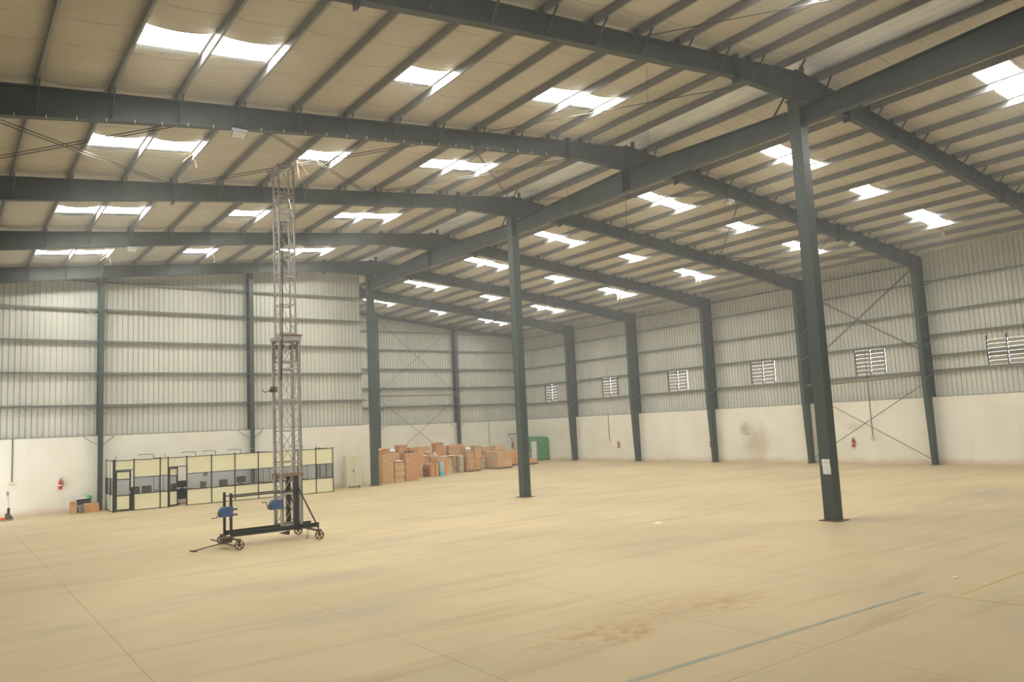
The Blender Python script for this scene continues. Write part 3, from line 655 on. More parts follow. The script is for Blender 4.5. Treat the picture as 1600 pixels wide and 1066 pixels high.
# ================================================================== MOBILE LIFTING TOWER
def lift():
    bx, by = -12.3, 11.28
    t = thing('lifting_tower', (bx, by, 0), 'tall aluminium telescopic mast tower on a dark wheeled frame', 'lifting tower')
    YN, YF = 10.95, 11.62
    for y in (YN, YF):    # channel rails of the base
        MB().box(-14.22, -11.42, y-0.03, y+0.03, 0.30, 0.312).box(-14.22, -11.42, y-0.03, y+0.03, 0.428, 0.44).box(-14.22, -11.42, y-0.005, y+0.005, 0.31, 0.43).build('base_rail', M['black'], t)
    for x in (-14.18, -11.73):
        m = MB()
        m.bar((x, 10.30, 0.27), (x, 11.82, 0.27), 0.07, 0.05)
        for y in (10.17, 11.94):
            s = 1 if y > 11 else -1
            m.bar((x, y-s*0.14, 0.30), (x, y+s*0.06, 0.30), 0.10, 0.03)
            for dy in (-0.045, 0.045): m.bar((x, y+dy, 0.30), (x, y+dy, 0.12), 0.05, 0.012)
            m.tube((x, y-0.06, 0.135), (x, y+0.06, 0.135), 0.018, 8)
        m.build('axle', M['rust'], t)
    for (x, y) in ((-14.18, 10.17), (-14.18, 11.94), (-11.73, 10.17), (-11.73, 11.94)):
        m = MB(); n = 24; R = 0.138
        prof = [(R, -0.03), (R, 0.03), (R-0.028, 0.03), (R-0.028, -0.03)]
        vs = [(x+r*math.cos(2*PI*i/n), y+d, 0.138+r*math.sin(2*PI*i/n)) for i in range(n) for (r, d) in prof]
        fs = [(i*4+j, ((i+1) % n)*4+j, ((i+1) % n)*4+(j+1) % 4, i*4+(j+1) % 4) for i in range(n) for j in range(4)]
        m.add(vs, fs); m.tube((x, y-0.032, 0.138), (x, y+0.032, 0.138), 0.034, 12)
        for k in range(5):
            a = 2*PI*k/5+0.3; m.bar((x+0.02*math.cos(a), y, 0.138+0.02*math.sin(a)), (x+0.115*math.cos(a), y, 0.138+0.115*math.sin(a)), 0.02, 0.03)
        m.build('wheel', M['rust'], t)
    # left posts and guard rails
    for y in (YN, YF): MB().box(-14.22, -14.15, y-0.035, y+0.035, 0.44, 1.60).build('frame_post', M['black'], t)
    for y in (YN, YF): MB().tube((-14.18, y, 1.48), (-12.05, y, 1.50), 0.022, 8).build('guard_rail', M['black'], t)
    m = MB(); a = Vector((-14.2, (YN+YF)/2, 1.48))
    m.path([(-14.1, YN, 1.48), (-14.02, YN+0.2, 1.47), (-14.02, YF-0.2, 1.47), (-14.1, YF, 1.48)], 0.025, 6).build('bent_handle', M['plank'], t)
    # dark supporting columns clasping the mast
    for y in (YN-0.02, YF+0.02): MB().box(-12.23, -12.10, y-0.07, y+0.07, 0.44, 2.02).build('support_column', M['black'], t)
    MB().tube((-12.15, YN-0.1, 1.65), (-11.73, 10.22, 0.33), 0.024, 8).build('diagonal_strut', M['black'], t)
    MB().tube((-12.15, YF+0.1, 1.65), (-11.73, 11.88, 0.33), 0.024, 8).build('diagonal_strut', M['black'], t)
    # mast sections
    def section(w, d, z0, z1, pw, nbay, cross, nrung, name):
        x0, x1, y0, y1 = bx-w/2, bx+w/2, by-d/2, by+d/2
        lat = MB(); H = (z1-z0)/nbay
        for i in range(nbay+1):
            z = z0+H*i+0.02*(i == 0)-0.02*(i == nbay)
            for y in (y0, y1): lat.box(x0, x1, y-0.012, y+0.012, z-0.028, z+0.028)
        for i in range(nbay):
            za, zb = z0+H*i, z0+H*(i+1)
            for y in (y0, y1):
                lat.bar((x0, y, zb), (x1, y, za), 0.018, 0.018)
                if cross:
                    lat.bar((x0, y, za), (x1, y, zb), 0.018, 0.018)
            for x in (x0, x1):
                lat.bar((x, y0, za+(0 if i % 2 else H)), (x, y1, za+(H if i % 2 else 0)), 0.014, 0.014)
        o = lat.build(name, M['alu'], t)
        for x in (x0, x1):
            for y in (y0, y1):
                sx = 1 if x == x0 else -1; p = MB()
                p.box(x-pw/2, x+pw/2, y-0.004, y+0.004, z0, z1); p.box(*(sorted((x-sx*pw/2, x-sx*(pw/2-0.006)))), y-pw/2, y+pw/2, z0, z1)
                p.box(*(sorted((x+sx*pw/2, x+sx*(pw/2-0.006)))), y-pw/2, y+pw/2, z0, z1)
                p.build('mast_post', M['alu'], o)
        for x in (x0, x1):
            for i in range(nrung):
                z = z0+(z1-z0)*(i+0.5)/nrung
                MB().tube((x, y0, z), (x, y1, z), 0.013, 6).build('rung', M['alu'], o)
        return o
    section(0.62, 0.60, 0.44, 6.36, 0.085, 6, True, 17, 'lower_mast')
    section(0.51, 0.48, 5.6, 12.15, 0.045, 7, False, 19, 'upper_mast')
    # collar, top yoke, decks
    c = MB()
    for y in (by-0.34, by+0.34): c.box(bx-0.36, bx+0.38, y-0.03, y+0.03, 6.28, 6.44)
    for x in (bx-0.34, bx+0.34): c.box(x-0.03, x+0.03, by-0.34, by+0.40, 6.30, 6.40)
    c.build('mast_collar', M['alu'], t)
    for (xx, yy) in ((bx-0.18, by-0.2), (bx+0.2, by-0.2), (bx-0.2, by+0.2), (bx+0.2, by+0.2)): MB().tube((xx-0.04, yy, 6.12), (xx+0.04, yy, 6.12), 0.075, 12).build('pulley', M['rust'], t)
    MB().box(bx-0.30, bx+0.40, by-0.42, by-0.18, 6.45, 6.485).build('deck_plank', M['plank'], t)
    m = MB(); m.box(bx-0.38, bx+0.36, by-0.46, by-0.30, 1.98, 2.03); m.rbox((bx-0.05, by+0.1, 2.02), (0.75, 0.16, 0.05), rz=0.15); m.build('deck_plank', M['plank'], t)
    m = MB()
    for y in (by-0.24, by+0.24): m.box(bx-0.29, bx+0.28, y-0.02, y+0.02, 12.10, 12.16); m.box(bx-0.26, bx+0.26, y-0.012, y+0.012, 11.02, 11.14); m.box(bx-0.26, bx+0.26, y-0.012, y+0.012, 10.60, 10.67)
    for x in (bx-0.26, bx+0.26): m.box(x-0.02, x+0.02, by-0.26, by+0.26, 12.08, 12.14)
    m.build('top_yoke', M['alu'], t)
    m = MB(); m.box(bx-0.33, bx-0.24, by+0.20, by+0.30, 11.6, 12.08).tube((bx-0.62, by+0.25, 11.98), (bx-0.28, by+0.25, 12.0), 0.025, 8); m.build('head_clamp', M['alu'], t)
    m = MB(); pts = [Vector((bx-0.20, by-0.3, 10.2)), Vector((bx-0.19, by-0.31, 9.0)), Vector((bx-0.19, by-0.30, 7.6)), Vector((bx-0.22, by-0.33, 6.9)), Vector((bx-0.25, by-0.38, 6.3)), Vector((bx-0.27, by-0.38, 5.6)), Vector((bx-0.30, by-0.37, 5.0))]
    m.path(pts, 0.02, 6).build('hoist_cable', M['dark'], t)
    m = MB(); m.tube((bx-0.45, by+0.3, 4.72), (bx-0.25, by+0.3, 4.75), 0.05, 8).path([(bx-0.45, by+0.3, 4.72), (bx-0.6, by+0.3, 4.66), (bx-0.68, by+0.3, 4.74)], 0.015, 6).box(bx-0.40, bx-0.22, by+0.2, by+0.36, 4.66, 4.84).build('side_crank', M['rust'], t)
    # winches
    for (x, y, z, up) in ((-14.34, YN-0.02, 0.92, False), (bx-0.50, by-0.30, 0.98, True)):
        m = MB(); m.extrude([(-0.19, 0.0), (0.19, 0.0), (0.19, 0.29), (-0.11, 0.29), (-0.19, 0.21)], (x, y-0.11, z), (1, 0, 0), (0, 0, 1), (0, 1, 0), 0.24)
        o = m.build('winch', M['blue'], t, bevel=0.012)
        MB().box(x-0.212, x-0.198, y-0.09, y+0.11, z+0.03, z+0.17).build('drum_opening', M['black'], o)
        k = MB()
        if up: k.path([(x-0.20, y-0.05, z+0.02), (x-0.26, y-0.05, z+0.02), (x-0.33, y-0.05, z+0.25), (x-0.47, y-0.05, z+0.25)], 0.013, 6)
        else: k.path([(x-0.20, y-0.05, z+0.03), (x-0.28, y-0.05, z+0.03), (x-0.34, y-0.30, z+0.02), (x-0.50, y-0.32, z+0.02)], 0.013, 6)
        k.build('crank', M['black'], o)
        MB().box(x+0.19, x+0.34 if not up else x+0.24, y-0.03, y+0.03, z+0.01, z+0.06).box(x+0.19, x+0.34 if not up else x+0.24, y-0.03, y+0.03, z+0.17, z+0.22).build('winch_bracket', M['rust'], o)
    # drawbar
    m = MB(); m.extrude([(-0.16, 0), (0.16, 0), (0.1, -0.16), (-0.1, -0.16)], (-14.5, 10.9, 0.32), (0, 1, 0), (0, 0, 1), (1, 0, 0), 0.30)
    m.bar((-14.62, 11.5, 0.24), (-14.28, 10.3, 0.12), 0.04, 0.03)
    m.tube((-14.4, 10.95, 0.16), (-15.22, 11.0, 0.035), 0.018, 8); m.tube((-15.30, 11.16, 0.03), (-15.20, 10.84, 0.03), 0.022, 8)
    m.build('drawbar', M['rust'], t)
    m = MB(); m.bar((-11.75, 10.3, 0.28), (-12.1, YN, 0.36), 0.03, 0.03); m.bar((-11.75, 11.8, 0.28), (-12.1, YF, 0.36), 0.03, 0.03); m.extrude([(0, 0), (0, -0.12), (-0.05, -0.13), (-0.34, -0.05)], (-12.42, 10.86, 0.30), (1, 0, 0), (0, 0, 1), (0, 1, 0), 0.05); m.tube((-11.95, 10.5, 0.35), (-12.05, 10.4, 0.03), 0.01, 6)
    m.build('outrigger', M['black'], t)
lift()

# ================================================================== GLAZED OFFICE
def office():
    y = 28.30; t = thing('office_cabin', (-9, 29.4, 0), 'long low office partition with pale yellow panels and smoked glass', 'office partition')
    X = [-14.52, -13.65, -12.47, -12.10, -11.22, -10.02, -8.84, -7.62, -6.42, -5.45, -4.42, -3.42]
    H = 2.44; zg0, zg1, zd = 0.80, 1.58, 1.97; d = 0.025
    for i, x in enumerate(X):
        w_ = 0.06 if i == 0 else 0.025
        MB().box(x-w_, x+w_, y-0.035, y+0.035, 0, H+0.05).build('mullion', M['black'], t)
    fr = MB()
    fr.box(X[0], X[-1], y-0.03, y+0.03, H-0.03, H)
    for (a, b, z) in ((X[1], X[3], zg0), (X[1], X[3], zg1), (X[4], X[-1], zg0), (X[4], X[-1], zg1), (X[0], X[1], zd), (X[3], X[4], zd), (X[1], X[3], 0.02), (X[4], X[-1], 0.02)):
        fr.box(a, b, y-0.03, y+0.03, z-0.02, z+0.02)
    fr.build('frame_rail', M['black'], t)
    for i in range(len(X)-1):
        a, b = X[i]+0.025, X[i+1]-0.025
        if i in (0, 3):
            MB().box(a, b, y-0.012, y+0.012, zd+0.02, H-0.03).build('panel', M['panel'], t)
        else:
            MB().box(a, b, y-0.012, y+0.012, 0.04, zg0-0.02).build('panel', M['panel'], t)
            MB().box(a, b, y-0.012, y+0.012, zg1+0.02, H-0.03).build('panel', M['panel'], t)
            MB().box(a, b, y-0.004, y+0.004, zg0+0.02, zg1-0.02).build('glass_pane', M['glass'], t)
    # doors
    def door(x0, x1, ang, nm):
        wd = x1-x0
        m = MB()
        def P(u): return Vector((x0+u*math.cos(ang), y+u*math.sin(ang), 0))
        def slab(u0, u1, z0, z1, th):
            a, b = P(u0), P(u1); return MB().bar((a.x, a.y, (z0+z1)/2), (b.x, b.y, (z0+z1)/2), th, z1-z0)
        f = MB()
        for u0, u1, z0, z1 in ((0, 0.07, 0.03, zd-0.03), (wd-0.07, wd, 0.03, zd-0.03), (0, wd, 0.03, 0.11), (0, wd, zd-0.10, zd-0.03), (0, wd, 0.74, 0.79), (0, wd, 1.50, 1.55)):
            q = slab(u0, u1, z0, z1, 0.045); f.add(q.v, q.f)
        o = f.build(nm, M['black'], t)
        slab(0.06, wd-0.06, 0.10, 0.75, 0.02).build('lower_panel', M['panel'], o); slab(0.06, wd-0.06, 1.55, zd-0.09, 0.02).build('upper_panel', M['panel'], o)
        slab(0.06, wd-0.06, 0.79, 1.50, 0.008).build('door_glass', M['glass'], o)
        h = P(wd-0.05); MB().box(h.x-0.02, h.x+0.02, h.y-0.08, h.y-0.02, 0.82, 0.94).build('door_handle', M['alu'], o)
    door(X[0]+0.06, X[1]-0.13, 0.03, 'door_leaf')
    door(X[3]+0.03, X[4]-0.28, 0.55, 'door_leaf')
    MB().box(X[1]-0.13, X[1]-0.025, y-0.02, y+0.02, 0.02, 0.72).build('jamb_panel', M['black'], t)
    # side return on the left and right
    for (xs, mt) in ((X[0], 'panel2'), (X[-1], 'panel')):
        ys = (28.34, 29.25, 30.15, 30.55)
        for yy in ys[1:]: MB().box(xs-0.025, xs+0.025, yy-0.025, yy+0.025, 0, H+0.03).build('mullion', M['black'], t)
        r = MB()
        for z in (0.02, zg0, zg1, H-0.015): r.box(xs-0.02, xs+0.02, ys[0], ys[-1], z-0.015, z+0.015)
        r.build('frame_rail', M['black'], t)
        for a, b in zip(ys[:-1], ys[1:]):
            MB().box(xs-0.01, xs+0.01, a+0.02, b-0.02, 0.04, zg0-0.02).build('panel', M[mt], t)
            MB().box(xs-0.01, xs+0.01, a+0.02, b-0.02, zg1+0.02, H-0.03).build('panel', M[mt], t)
            MB().box(xs-0.004, xs+0.004, a+0.02, b-0.02, zg0+0.02, zg1-0.02).build('glass_pane', M['glass'], t)
    # inner cross partitions, seen through the glass
    for xs in (-12.3, -7.0, -4.9):
        m = MB()
        for yy in (28.34, 29.4, 30.5): m.box(xs-0.012, xs+0.012, yy-0.012, yy+0.012, 0, H)
        m.box(xs-0.012, xs+0.012, 28.34, 30.5, H-0.03, H); m.box(xs-0.02, xs+0.02, 28.34, 30.5, 0.78, 0.82)
        o = m.build('inner_partition', M['black'], t)
        MB().box(xs-0.01, xs+0.01, 28.4, 30.5, 0.02, 0.78).build('panel', M['panel2'], o)
    # bent pipe stubs and cable on top
    for k, xx in enumerate((-12.9, -10.9, -9.9, -8.6, -5.3)):
        MB().path([(xx+0.25, 28.9, H-0.02), (xx+0.25, 28.9, H+0.2), (xx-0.15, 28.95, H+0.22), (xx-0.42, 29.0, H+0.2)], 0.016, 6).build('pipe_stub', M['rod'], t)
    for xx in (-14.3, -12.05, -4.0): MB().tube((xx, 29.2, H-0.4), (xx, 29.2, H+0.22), 0.012, 6).build('pipe_stub', M['rod'], t)
    MB().path([(-14.3, 29.2, H+0.18), (-12.4, 29.2, H+0.22), (-10.0, 29.2, H+0.16), (-7.5, 29.2, H+0.2), (-4.0, 29.2, H+0.18)], 0.008, 5).build('cable', M['white'], t)
    # dark scuff marks of sticky tape along the top panels
    for xx in (-14.4, -14.05, -13.45, -12.9, -12.35, -11.8, -11.3, -10.8, -10.3, -9.6, -9.0, -8.3, -7.85):
        MB().bar((xx, y-0.016, 2.20+random.uniform(0, 0.05)), (xx+random.uniform(-0.02, 0.03), y-0.016, 2.34), 0.004, 0.018).build('tape_scrap', M['rust'], t)
office()
def office_chair(x, y, rz, lab):
    t = thing('office_chair', (x, y, 0), lab, 'chair', 'chairs inside the glazed office', rz)
    def B(mb, nm, m, bev=0): o = mb.build(nm, m, None, origin=(0, 0, 0), bevel=bev); o.parent = t; o.location = (0, 0, 0); return o
    B(MB().box(-0.24, 0.24, -0.24, 0.24, 0.42, 0.50), 'seat', M['dark'], 0.03)
    B(MB().rbox((0, 0.26, 0.80), (0.46, 0.07, 0.56), rx=-0.12), 'backrest', M['dark'], 0.03)
    B(MB().tube((0, 0, 0.10), (0, 0, 0.43), 0.03, 8), 'gas_post', M['black'])
    for s in (-1, 1): B(MB().path([(s*0.25, -0.1, 0.46), (s*0.29, -0.1, 0.66), (s*0.29, 0.16, 0.66), (s*0.25, 0.2, 0.48)], 0.018, 6), 'armrest', M['dark'])
    m = MB()
    for k in range(5): a = 2*PI*k/5; m.bar((0, 0, 0.11), (0.28*math.cos(a), 0.28*math.sin(a), 0.06), 0.04, 0.03); m.tube((0.28*math.cos(a)-0.02, 0.28*math.sin(a), 0.03), (0.28*math.cos(a)+0.02, 0.28*math.sin(a), 0.03), 0.03, 8)
    B(m, 'star_base', M['black'])
for (x, y, rz, lab) in ((-13.3, 29.2, 0.3, 'dark office chair behind the glass right of the first office door'), (-12.72, 29.9, 2.8, 'dark office chair, second one behind the widest left glass pane'),
                        (-11.55, 29.4, 0.2, 'dark office chair behind the second office door'), (-10.4, 29.3, -1.2, 'dark office chair behind the pane right of the second door'),
                        (-8.95, 29.6, 0.1, 'dark office chair behind the middle office panes'), (-5.2, 29.5, 0.2, 'dark office chair seen right of the mast through the glass')):
    office_chair(x, y, rz, lab)
def desk(x, y, lab, w_=1.5):
    t = thing('office_desk', (x, y, 0), lab, 'desk', 'desks inside the glazed office')
    MB().box(x-w_/2, x+w_/2, y-0.35, y+0.35, 0.72, 0.75).build('desk_top', M['dark'], t); MB().box(x-w_/2+0.03, x+w_/2-0.03, y-0.30, y-0.28, 0.25, 0.72).build('modesty_panel', M['dark'], t)
    for sx in (-1, 1): MB().box(x+sx*(w_/2-0.04)-0.02, x+sx*(w_/2-0.04)+0.02, y-0.32, y+0.32, 0, 0.72).build('leg_panel', M['dark'], t)
    MB().rbox((x, y+0.1, 1.0), (0.5, 0.05, 0.34)).rbox((x, y+0.12, 0.78), (0.2, 0.16, 0.05)).bar((x, y+0.12, 0.78), (x, y+0.12, 0.9), 0.04, 0.04).build('monitor', M['dark'], t)
desk(-8.0, 29.9, 'dark desk behind the middle office panes left of the mast', 1.7); desk(-11.0, 30.0, 'dark desk behind the second office door', 1.0); desk(-6.0, 30.0, 'dark desk behind the mast inside the office', 1.2)
tag(MB().box(-9.75, -9.5, GY-0.03, GY-0.005, 1.30, 1.62).build('wall_poster', M['rust']), 'small brown poster on the gable wall seen through office glass', 'poster')

# ================================================================== STEEL CABINET
t = thing('steel_cupboard', (-1.43, 30.05, 0), 'pale cream two-door steel cupboard standing right of the office', 'cupboard')
MB().box(-1.93, -0.93, 29.83, 30.32, 0.10, 1.90).build('carcass', M['cab'], t, bevel=0.01)
for s, (a, b) in enumerate(((-1.915, -1.435), (-1.425, -0.945))):
    o = MB().box(a, b, 29.805, 29.83, 0.13, 1.87).build('door', M['cab'], t, bevel=0.004)
    if s == 0: MB().box(-1.50, -1.46, 29.775, 29.805, 0.95, 1.08).build('handle', M['black'], o)
for x in (-1.9, -1.0): MB().box(x, x+0.08, 29.85, 30.3, 0, 0.10).build('foot', M['white'], t)

# ================================================================== THINGS BY THE LEFT WALL
def carton(x0, x1, y0, y1, z0, z1, colr, lab, group='cardboard cartons', tape=True, flaps=False, rz=0.0, sticker=None, seams=0):
    t = thing('cardboard_carton', ((x0+x1)/2, (y0+y1)/2, z0), lab, 'carton', group, rz)
    def add(mb, nm, m): o = mb.build(nm, m, t); return o
    mt = M['card_'+colr]; e = 0.004
    if not flaps: add(MB().box(x0+e, x1-e, y0+e, y1-e, z0+0.002, z1-0.002), 'box_body', mt)
    else:
        m = MB(); th = 0.012
        m.box(x0, x1, y0, y0+th, z0, z1).box(x0, x1, y1-th, y1, z0, z1).box(x0, x0+th, y0, y1, z0, z1).box(x1-th, x1, y0, y1, z0, z1).box(x0, x1, y0, y1, z0, z0+th)
        add(m, 'box_body', mt)
        f = 0.35*(y1-y0)
        for (a, b, c, d) in (((x0, y0, z1), (x1, y0, z1), (0, -1), 0.6), ((x0, y1, z1), (x1, y1, z1), (0, 1), 0.9)):
            q = MB(); a = Vector(a); b = Vector(b); o = Vector((c[0]*f*0.6, c[1]*f*0.6, f*(d-0.3)))
            q.add([a, b, b+o, a+o, a+Vector((0, 0, 0.008)), b+Vector((0, 0, 0.008)), b+o+Vector((0, 0, 0.008)), a+o+Vector((0, 0, 0.008))], [(0,1,2,3), (4,7,6,5), (0,4,5,1), (1,5,6,2), (2,6,7,3), (3,7,4,0)])
            add(q, 'flap', mt)
    if tape and not flaps:
        xm = (x0+x1)/2
        add(MB().box(xm-0.025, xm+0.025, y0+0.002, y1, z1-0.002, z1).box(xm-0.025, xm+0.025, y0, y0+0.004, z1-0.10, z1-0.002), 'tape', M['tape'])
    for k in range(seams):
        zs = z0+(z1-z0)*(k+1)/(seams+1); add(MB().box(x0+0.001, x1-0.001, y0+0.001, y1-0.001, zs-0.006, zs+0.006), 'seam', M['card_brown'])
    if sticker:
        hh = min(0.38, (z1-z0)*0.4); add(MB().box(x0+0.13, x0+0.27, y0-0.0005, y0+0.004, z1-hh-0.10, z1-hh), 'sticker', M[sticker])
    return t
G = 'things left of the office'
carton(-16.16, -15.86, 29.75, 30.15, 0, 0.50, 'tan', 'upright brown carton left of the grey bucket by the wall', G, flaps=True)
carton(-15.56, -14.92, 29.75, 30.2, 0, 0.42, 'orange', 'long orange-brown carton at the foot of the left gable column', G)
t = thing('bucket', (-15.71, 29.72, 0), 'grey plastic bucket between two brown cartons by the wall', 'bucket')
MB().lathe((-15.71, 29.72, 0), [(0, 0), (0.10, 0), (0.13, 0.36), (0.145, 0.36), (0.145, 0.39), (0.125, 0.39), (0.10, 0.03), (0, 0.03)], 20).build('pail', M['grey'], t, smooth=True)
MB().path([(-15.85, 29.72, 0.36), (-15.84, 29.66, 0.28), (-15.71, 29.58, 0.22), (-15.58, 29.66, 0.28), (-15.57, 29.72, 0.36)], 0.006, 5).build('bail_handle', M['alu'], t)
t = thing('plastic_crate', (-15.5, 30.45, 0), 'black slatted crate stack behind the bucket and carton', 'crate')
for z in (0, 0.31):
    m = MB(); m.box(-15.8, -15.2, 30.28, 30.70, z, z+0.02)
    for zz in (0.04, 0.12, 0.20, 0.27):
        m.box(-15.8, -15.2, 30.28, 30.30, z+zz, z+zz+0.045).box(-15.8, -15.2, 30.68, 30.70, z+zz, z+zz+0.045).box(-15.8, -15.78, 30.28, 30.70, z+zz, z+zz+0.045).box(-15.22, -15.2, 30.28, 30.70, z+zz, z+zz+0.045)
    for x in (-15.8, -15.22): m.box(x, x+0.02, 30.28, 30.30, z, z+0.31)
    m.build('crate_tier', M['dark'], t)
def blob(c, size, mt, name, lab, cat, group=None, seed=1, rough_=0.18, parent=None):
    rnd = random.Random(seed); bm = bmesh.new(); bmesh.ops.create_icosphere(bm, subdivisions=3, radius=1.0)
    ph = [rnd.uniform(0, 6) for _ in range(6)]
    for v in bm.verts:
        k = 1+rough_*(math.sin(5*v.co.x+ph[0])*math.sin(6*v.co.y+ph[1])+0.6*math.sin(9*v.co.z+ph[2]+3*v.co.x)+0.4*rnd.uniform(-1, 1))
        v.co = Vector((v.co.x*k*size[0]/2, v.co.y*k*size[1]/2, max(v.co.z*k, -0.86)*size[2]/2+0.86*size[2]/2))
    me = bpy.data.meshes.new(name); bm.to_mesh(me); bm.free(); me.materials.append(M[mt])
    for p in me.polygons: p.use_smooth = True
    o = bpy.data.objects.new(name, me); COL.objects.link(o); o.location = c
    return tag(o, lab, cat, group)
tag(MB().rbox((-15.55, 30.46, 0.645), (0.5, 0.32, 0.03), rz=0.1).rbox((-15.5, 30.44, 0.675), (0.45, 0.30, 0.03), rz=-0.1).build('paper_bundle', M['white']), 'flat white paper bundle on top of the black crates', 'papers')
blob((-15.27, 30.40, 0.62), (0.26, 0.24, 0.22), 'lime', 'plastic_bag', 'bright green crumpled bag on top of the black crates', 'bag', seed=3)
# pallet truck cut by the left edge
t = thing('pallet_truck', (-18.67, 29.6, 0), 'orange hand pallet truck with grey handle at the left edge', 'pallet truck')
for y in (29.42, 29.88): MB().extrude([(0, 0.05), (-1.1, 0.05), (-1.15, 0.09), (-1.1, 0.10), (0, 0.12)], (-18.77, y-0.08, 0), (1, 0, 0), (0, 0, 1), (0, 1, 0), 0.16).build('fork', M['orange'], t)
MB().extrude([(-0.10, 0.05), (0.16, 0.05), (0.20, 0.12), (0.06, 0.30), (-0.10, 0.30)], (-18.67, 29.38, 0), (1, 0, 0), (0, 0, 1), (0, 1, 0), 0.46).build('chassis', M['rust'], t, bevel=0.01)
MB().tube((-18.52, 29.45, 0.10), (-18.52, 29.55, 0.10), 0.10, 18).tube((-18.52, 29.68, 0.10), (-18.52, 29.78, 0.10), 0.10, 18).build('steering_wheel', M['cream'], t)
MB().tube((-18.65, 29.6, 0.28), (-18.65, 29.6, 0.55), 0.06, 12).build('pump', M['black'], t)
MB().tube((-18.64, 29.6, 0.5), (-18.70, 29.6, 1.12), 0.03, 10).build('handle_shaft', M['cream'], t)
m = MB(); m.path([(-18.70, 29.6, 1.10), (-18.70, 29.45, 1.17), (-18.71, 29.44, 1.28), (-18.71, 29.76, 1.28), (-18.70, 29.75, 1.17), (-18.70, 29.6, 1.10)], 0.022, 8); m.rbox((-18.70, 29.6, 1.21), (0.10, 0.18, 0.12)); m.build('handle_loop', M['grey'], t)

# ================================================================== STACKED GOODS
def pallet(x0, x1, y0, y1, lab):
    t = thing('wooden_pallet', ((x0+x1)/2, (y0+y1)/2, 0), lab, 'pallet', 'pallets under the stacks')
    m = MB(); n = 5; wd = (y1-y0)/n*0.75
    for i in range(n): yc = y0+(y1-y0)*(i+0.5)/n; m.box(x0, x1, yc-wd/2, yc+wd/2, 0.10, 0.12)
    m.build('deck_boards', M['wood'], t)
    for x in (x0, (x0+x1)/2-0.05, x1-0.10): MB().box(x, x+0.10, y0, y1, 0.02, 0.10).build('runner', M['wood'], t)
def stack(x0, x1, y0, y1, z0, z1, n, cols, where, group, jit=0.012, nx=1, tape=True):
    """a column of n cartons, each its own thing"""
    h = (z1-z0)/n; rnd = random.Random(int(abs(x0)*100+n))
    names = ['bottom'] + [ORD[i] for i in range(1, n-1)] + ['topmost'] if n > 1 else ['only']
    for i in range(n):
        for k in range(nx):
            a = x0+(x1-x0)*k/nx; b = x0+(x1-x0)*(k+1)/nx; jx, jy = rnd.uniform(-jit, jit), rnd.uniform(-jit, jit)
            side = '' if nx == 1 else (' left' if k == 0 else ' right')
            lv = names[i] if n == 1 or i in (0, n-1) else names[i]+' from the floor'
            inset = jit
            carton(a+inset+jx, b-inset+jx, y0+inset+jy, y1-inset+jy, z0+h*i, z0+h*(i+1), cols[(i+k) % len(cols)], 'carton %s%s in %s' % (lv, side, where), group, tape=tape, sticker=('bag' if z1-z0 > 0.5 and h > 0.4 and rnd.random() < 0.4 else None))
G = 'cartons stacked by the far wall'
carton(0.93, 1.72, 30.80, 31.5, 0, 1.83, 'tan', 'tall brown carton standing right against the farthest square column', G, sticker='bag', seams=3)
carton(1.74, 2.62, 31.75, 32.45, 0, 1.83, 'tan', 'tall brown carton behind the low stack of flat beige packs', G, seams=3)
stack(1.92, 2.66, 31.05, 31.68, 0, 1.22, 6, ['beige', 'tan'], 'the low beige stack between two tall brown cartons', 'flat beige packs', 0.02)
blob((2.28, 31.36, 1.22), (0.72, 0.55, 0.16), 'bag', 'crumpled_wrapping', 'crumpled paper wrapping on the low beige pack stack', 'wrapping', seed=11)
carton(2.80, 3.76, 31.25, 31.98, 0, 1.75, 'rosy', 'tall reddish-brown carton, front right one beside the beige packs', G, sticker='bag', seams=1)
carton(1.02, 1.45, 31.0, 31.4, 1.84, 2.06, 'orange', 'small open orange-brown carton on the tall carton by the column', G, flaps=True)
carton(1.50, 1.98, 31.84, 32.3, 1.84, 2.06, 'orange', 'small orange-brown carton with white and red label, on tall cartons', G, flaps=True)
blob((2.22, 32.0, 1.84), (0.46, 0.4, 0.24), 'white', 'plastic_bag', 'white crumpled bag lying on the second tall brown carton', 'bag', seed=5)
stack(3.02, 3.70, 32.5, 33.1, 0, 2.28, 4, ['tan', 'brown'], 'the stack just behind the tall reddish-brown carton', G)
# bottles standing on the tall reddish carton
for k in range(6):
    x = 2.92+0.13*k; t = thing('bottle', (x, 31.5, 1.755), 'small dark bottle with pale cap on the tall reddish-brown carton', 'bottle', 'bottles on the tall carton')
    MB().lathe((x, 31.5, 1.755), [(0, 0), (0.035, 0), (0.035, 0.14), (0.014, 0.18), (0.014, 0.20), (0, 0.20)], 12).build('bottle_body', M['rust' if k % 2 else 'dark'], t, smooth=True)
    MB().lathe((x, 31.5, 1.755), [(0.016, 0.19), (0.016, 0.22), (0, 0.22)], 10).build('bottle_cap', M['white'], t)
stack(4.35, 5.00, 33.4, 34.0, 0, 2.05, 3, ['brown', 'brown'], 'the dark brown stack behind and right of the bottles', G)
stack(4.95+0.07, 5.50, 32.6+0.9, 34.0, 0, 2.0, 4, ['orange', 'tan'], 'the orange-brown stack left of the olive cartons', G)
stack(5.72, 6.72, 34.7, 35.3, 0, 2.05, 3, ['olive'], 'the wide olive stack in the second row', G)
carton(5.45, 6.16, 34.0, 34.6, 0, 1.30, 'olive', 'tall olive carton behind the mottled bag', G)
carton(6.22, 6.84, 34.0, 34.6, 0, 1.28, 'brown', 'tall brown carton behind the small front cartons', G)
blob((5.85, 34.25, 1.31), (0.75, 0.4, 0.16), 'bag', 'crumpled_wrapping', 'pale crumpled sheet lying on the tall olive carton', 'wrapping', seed=12)
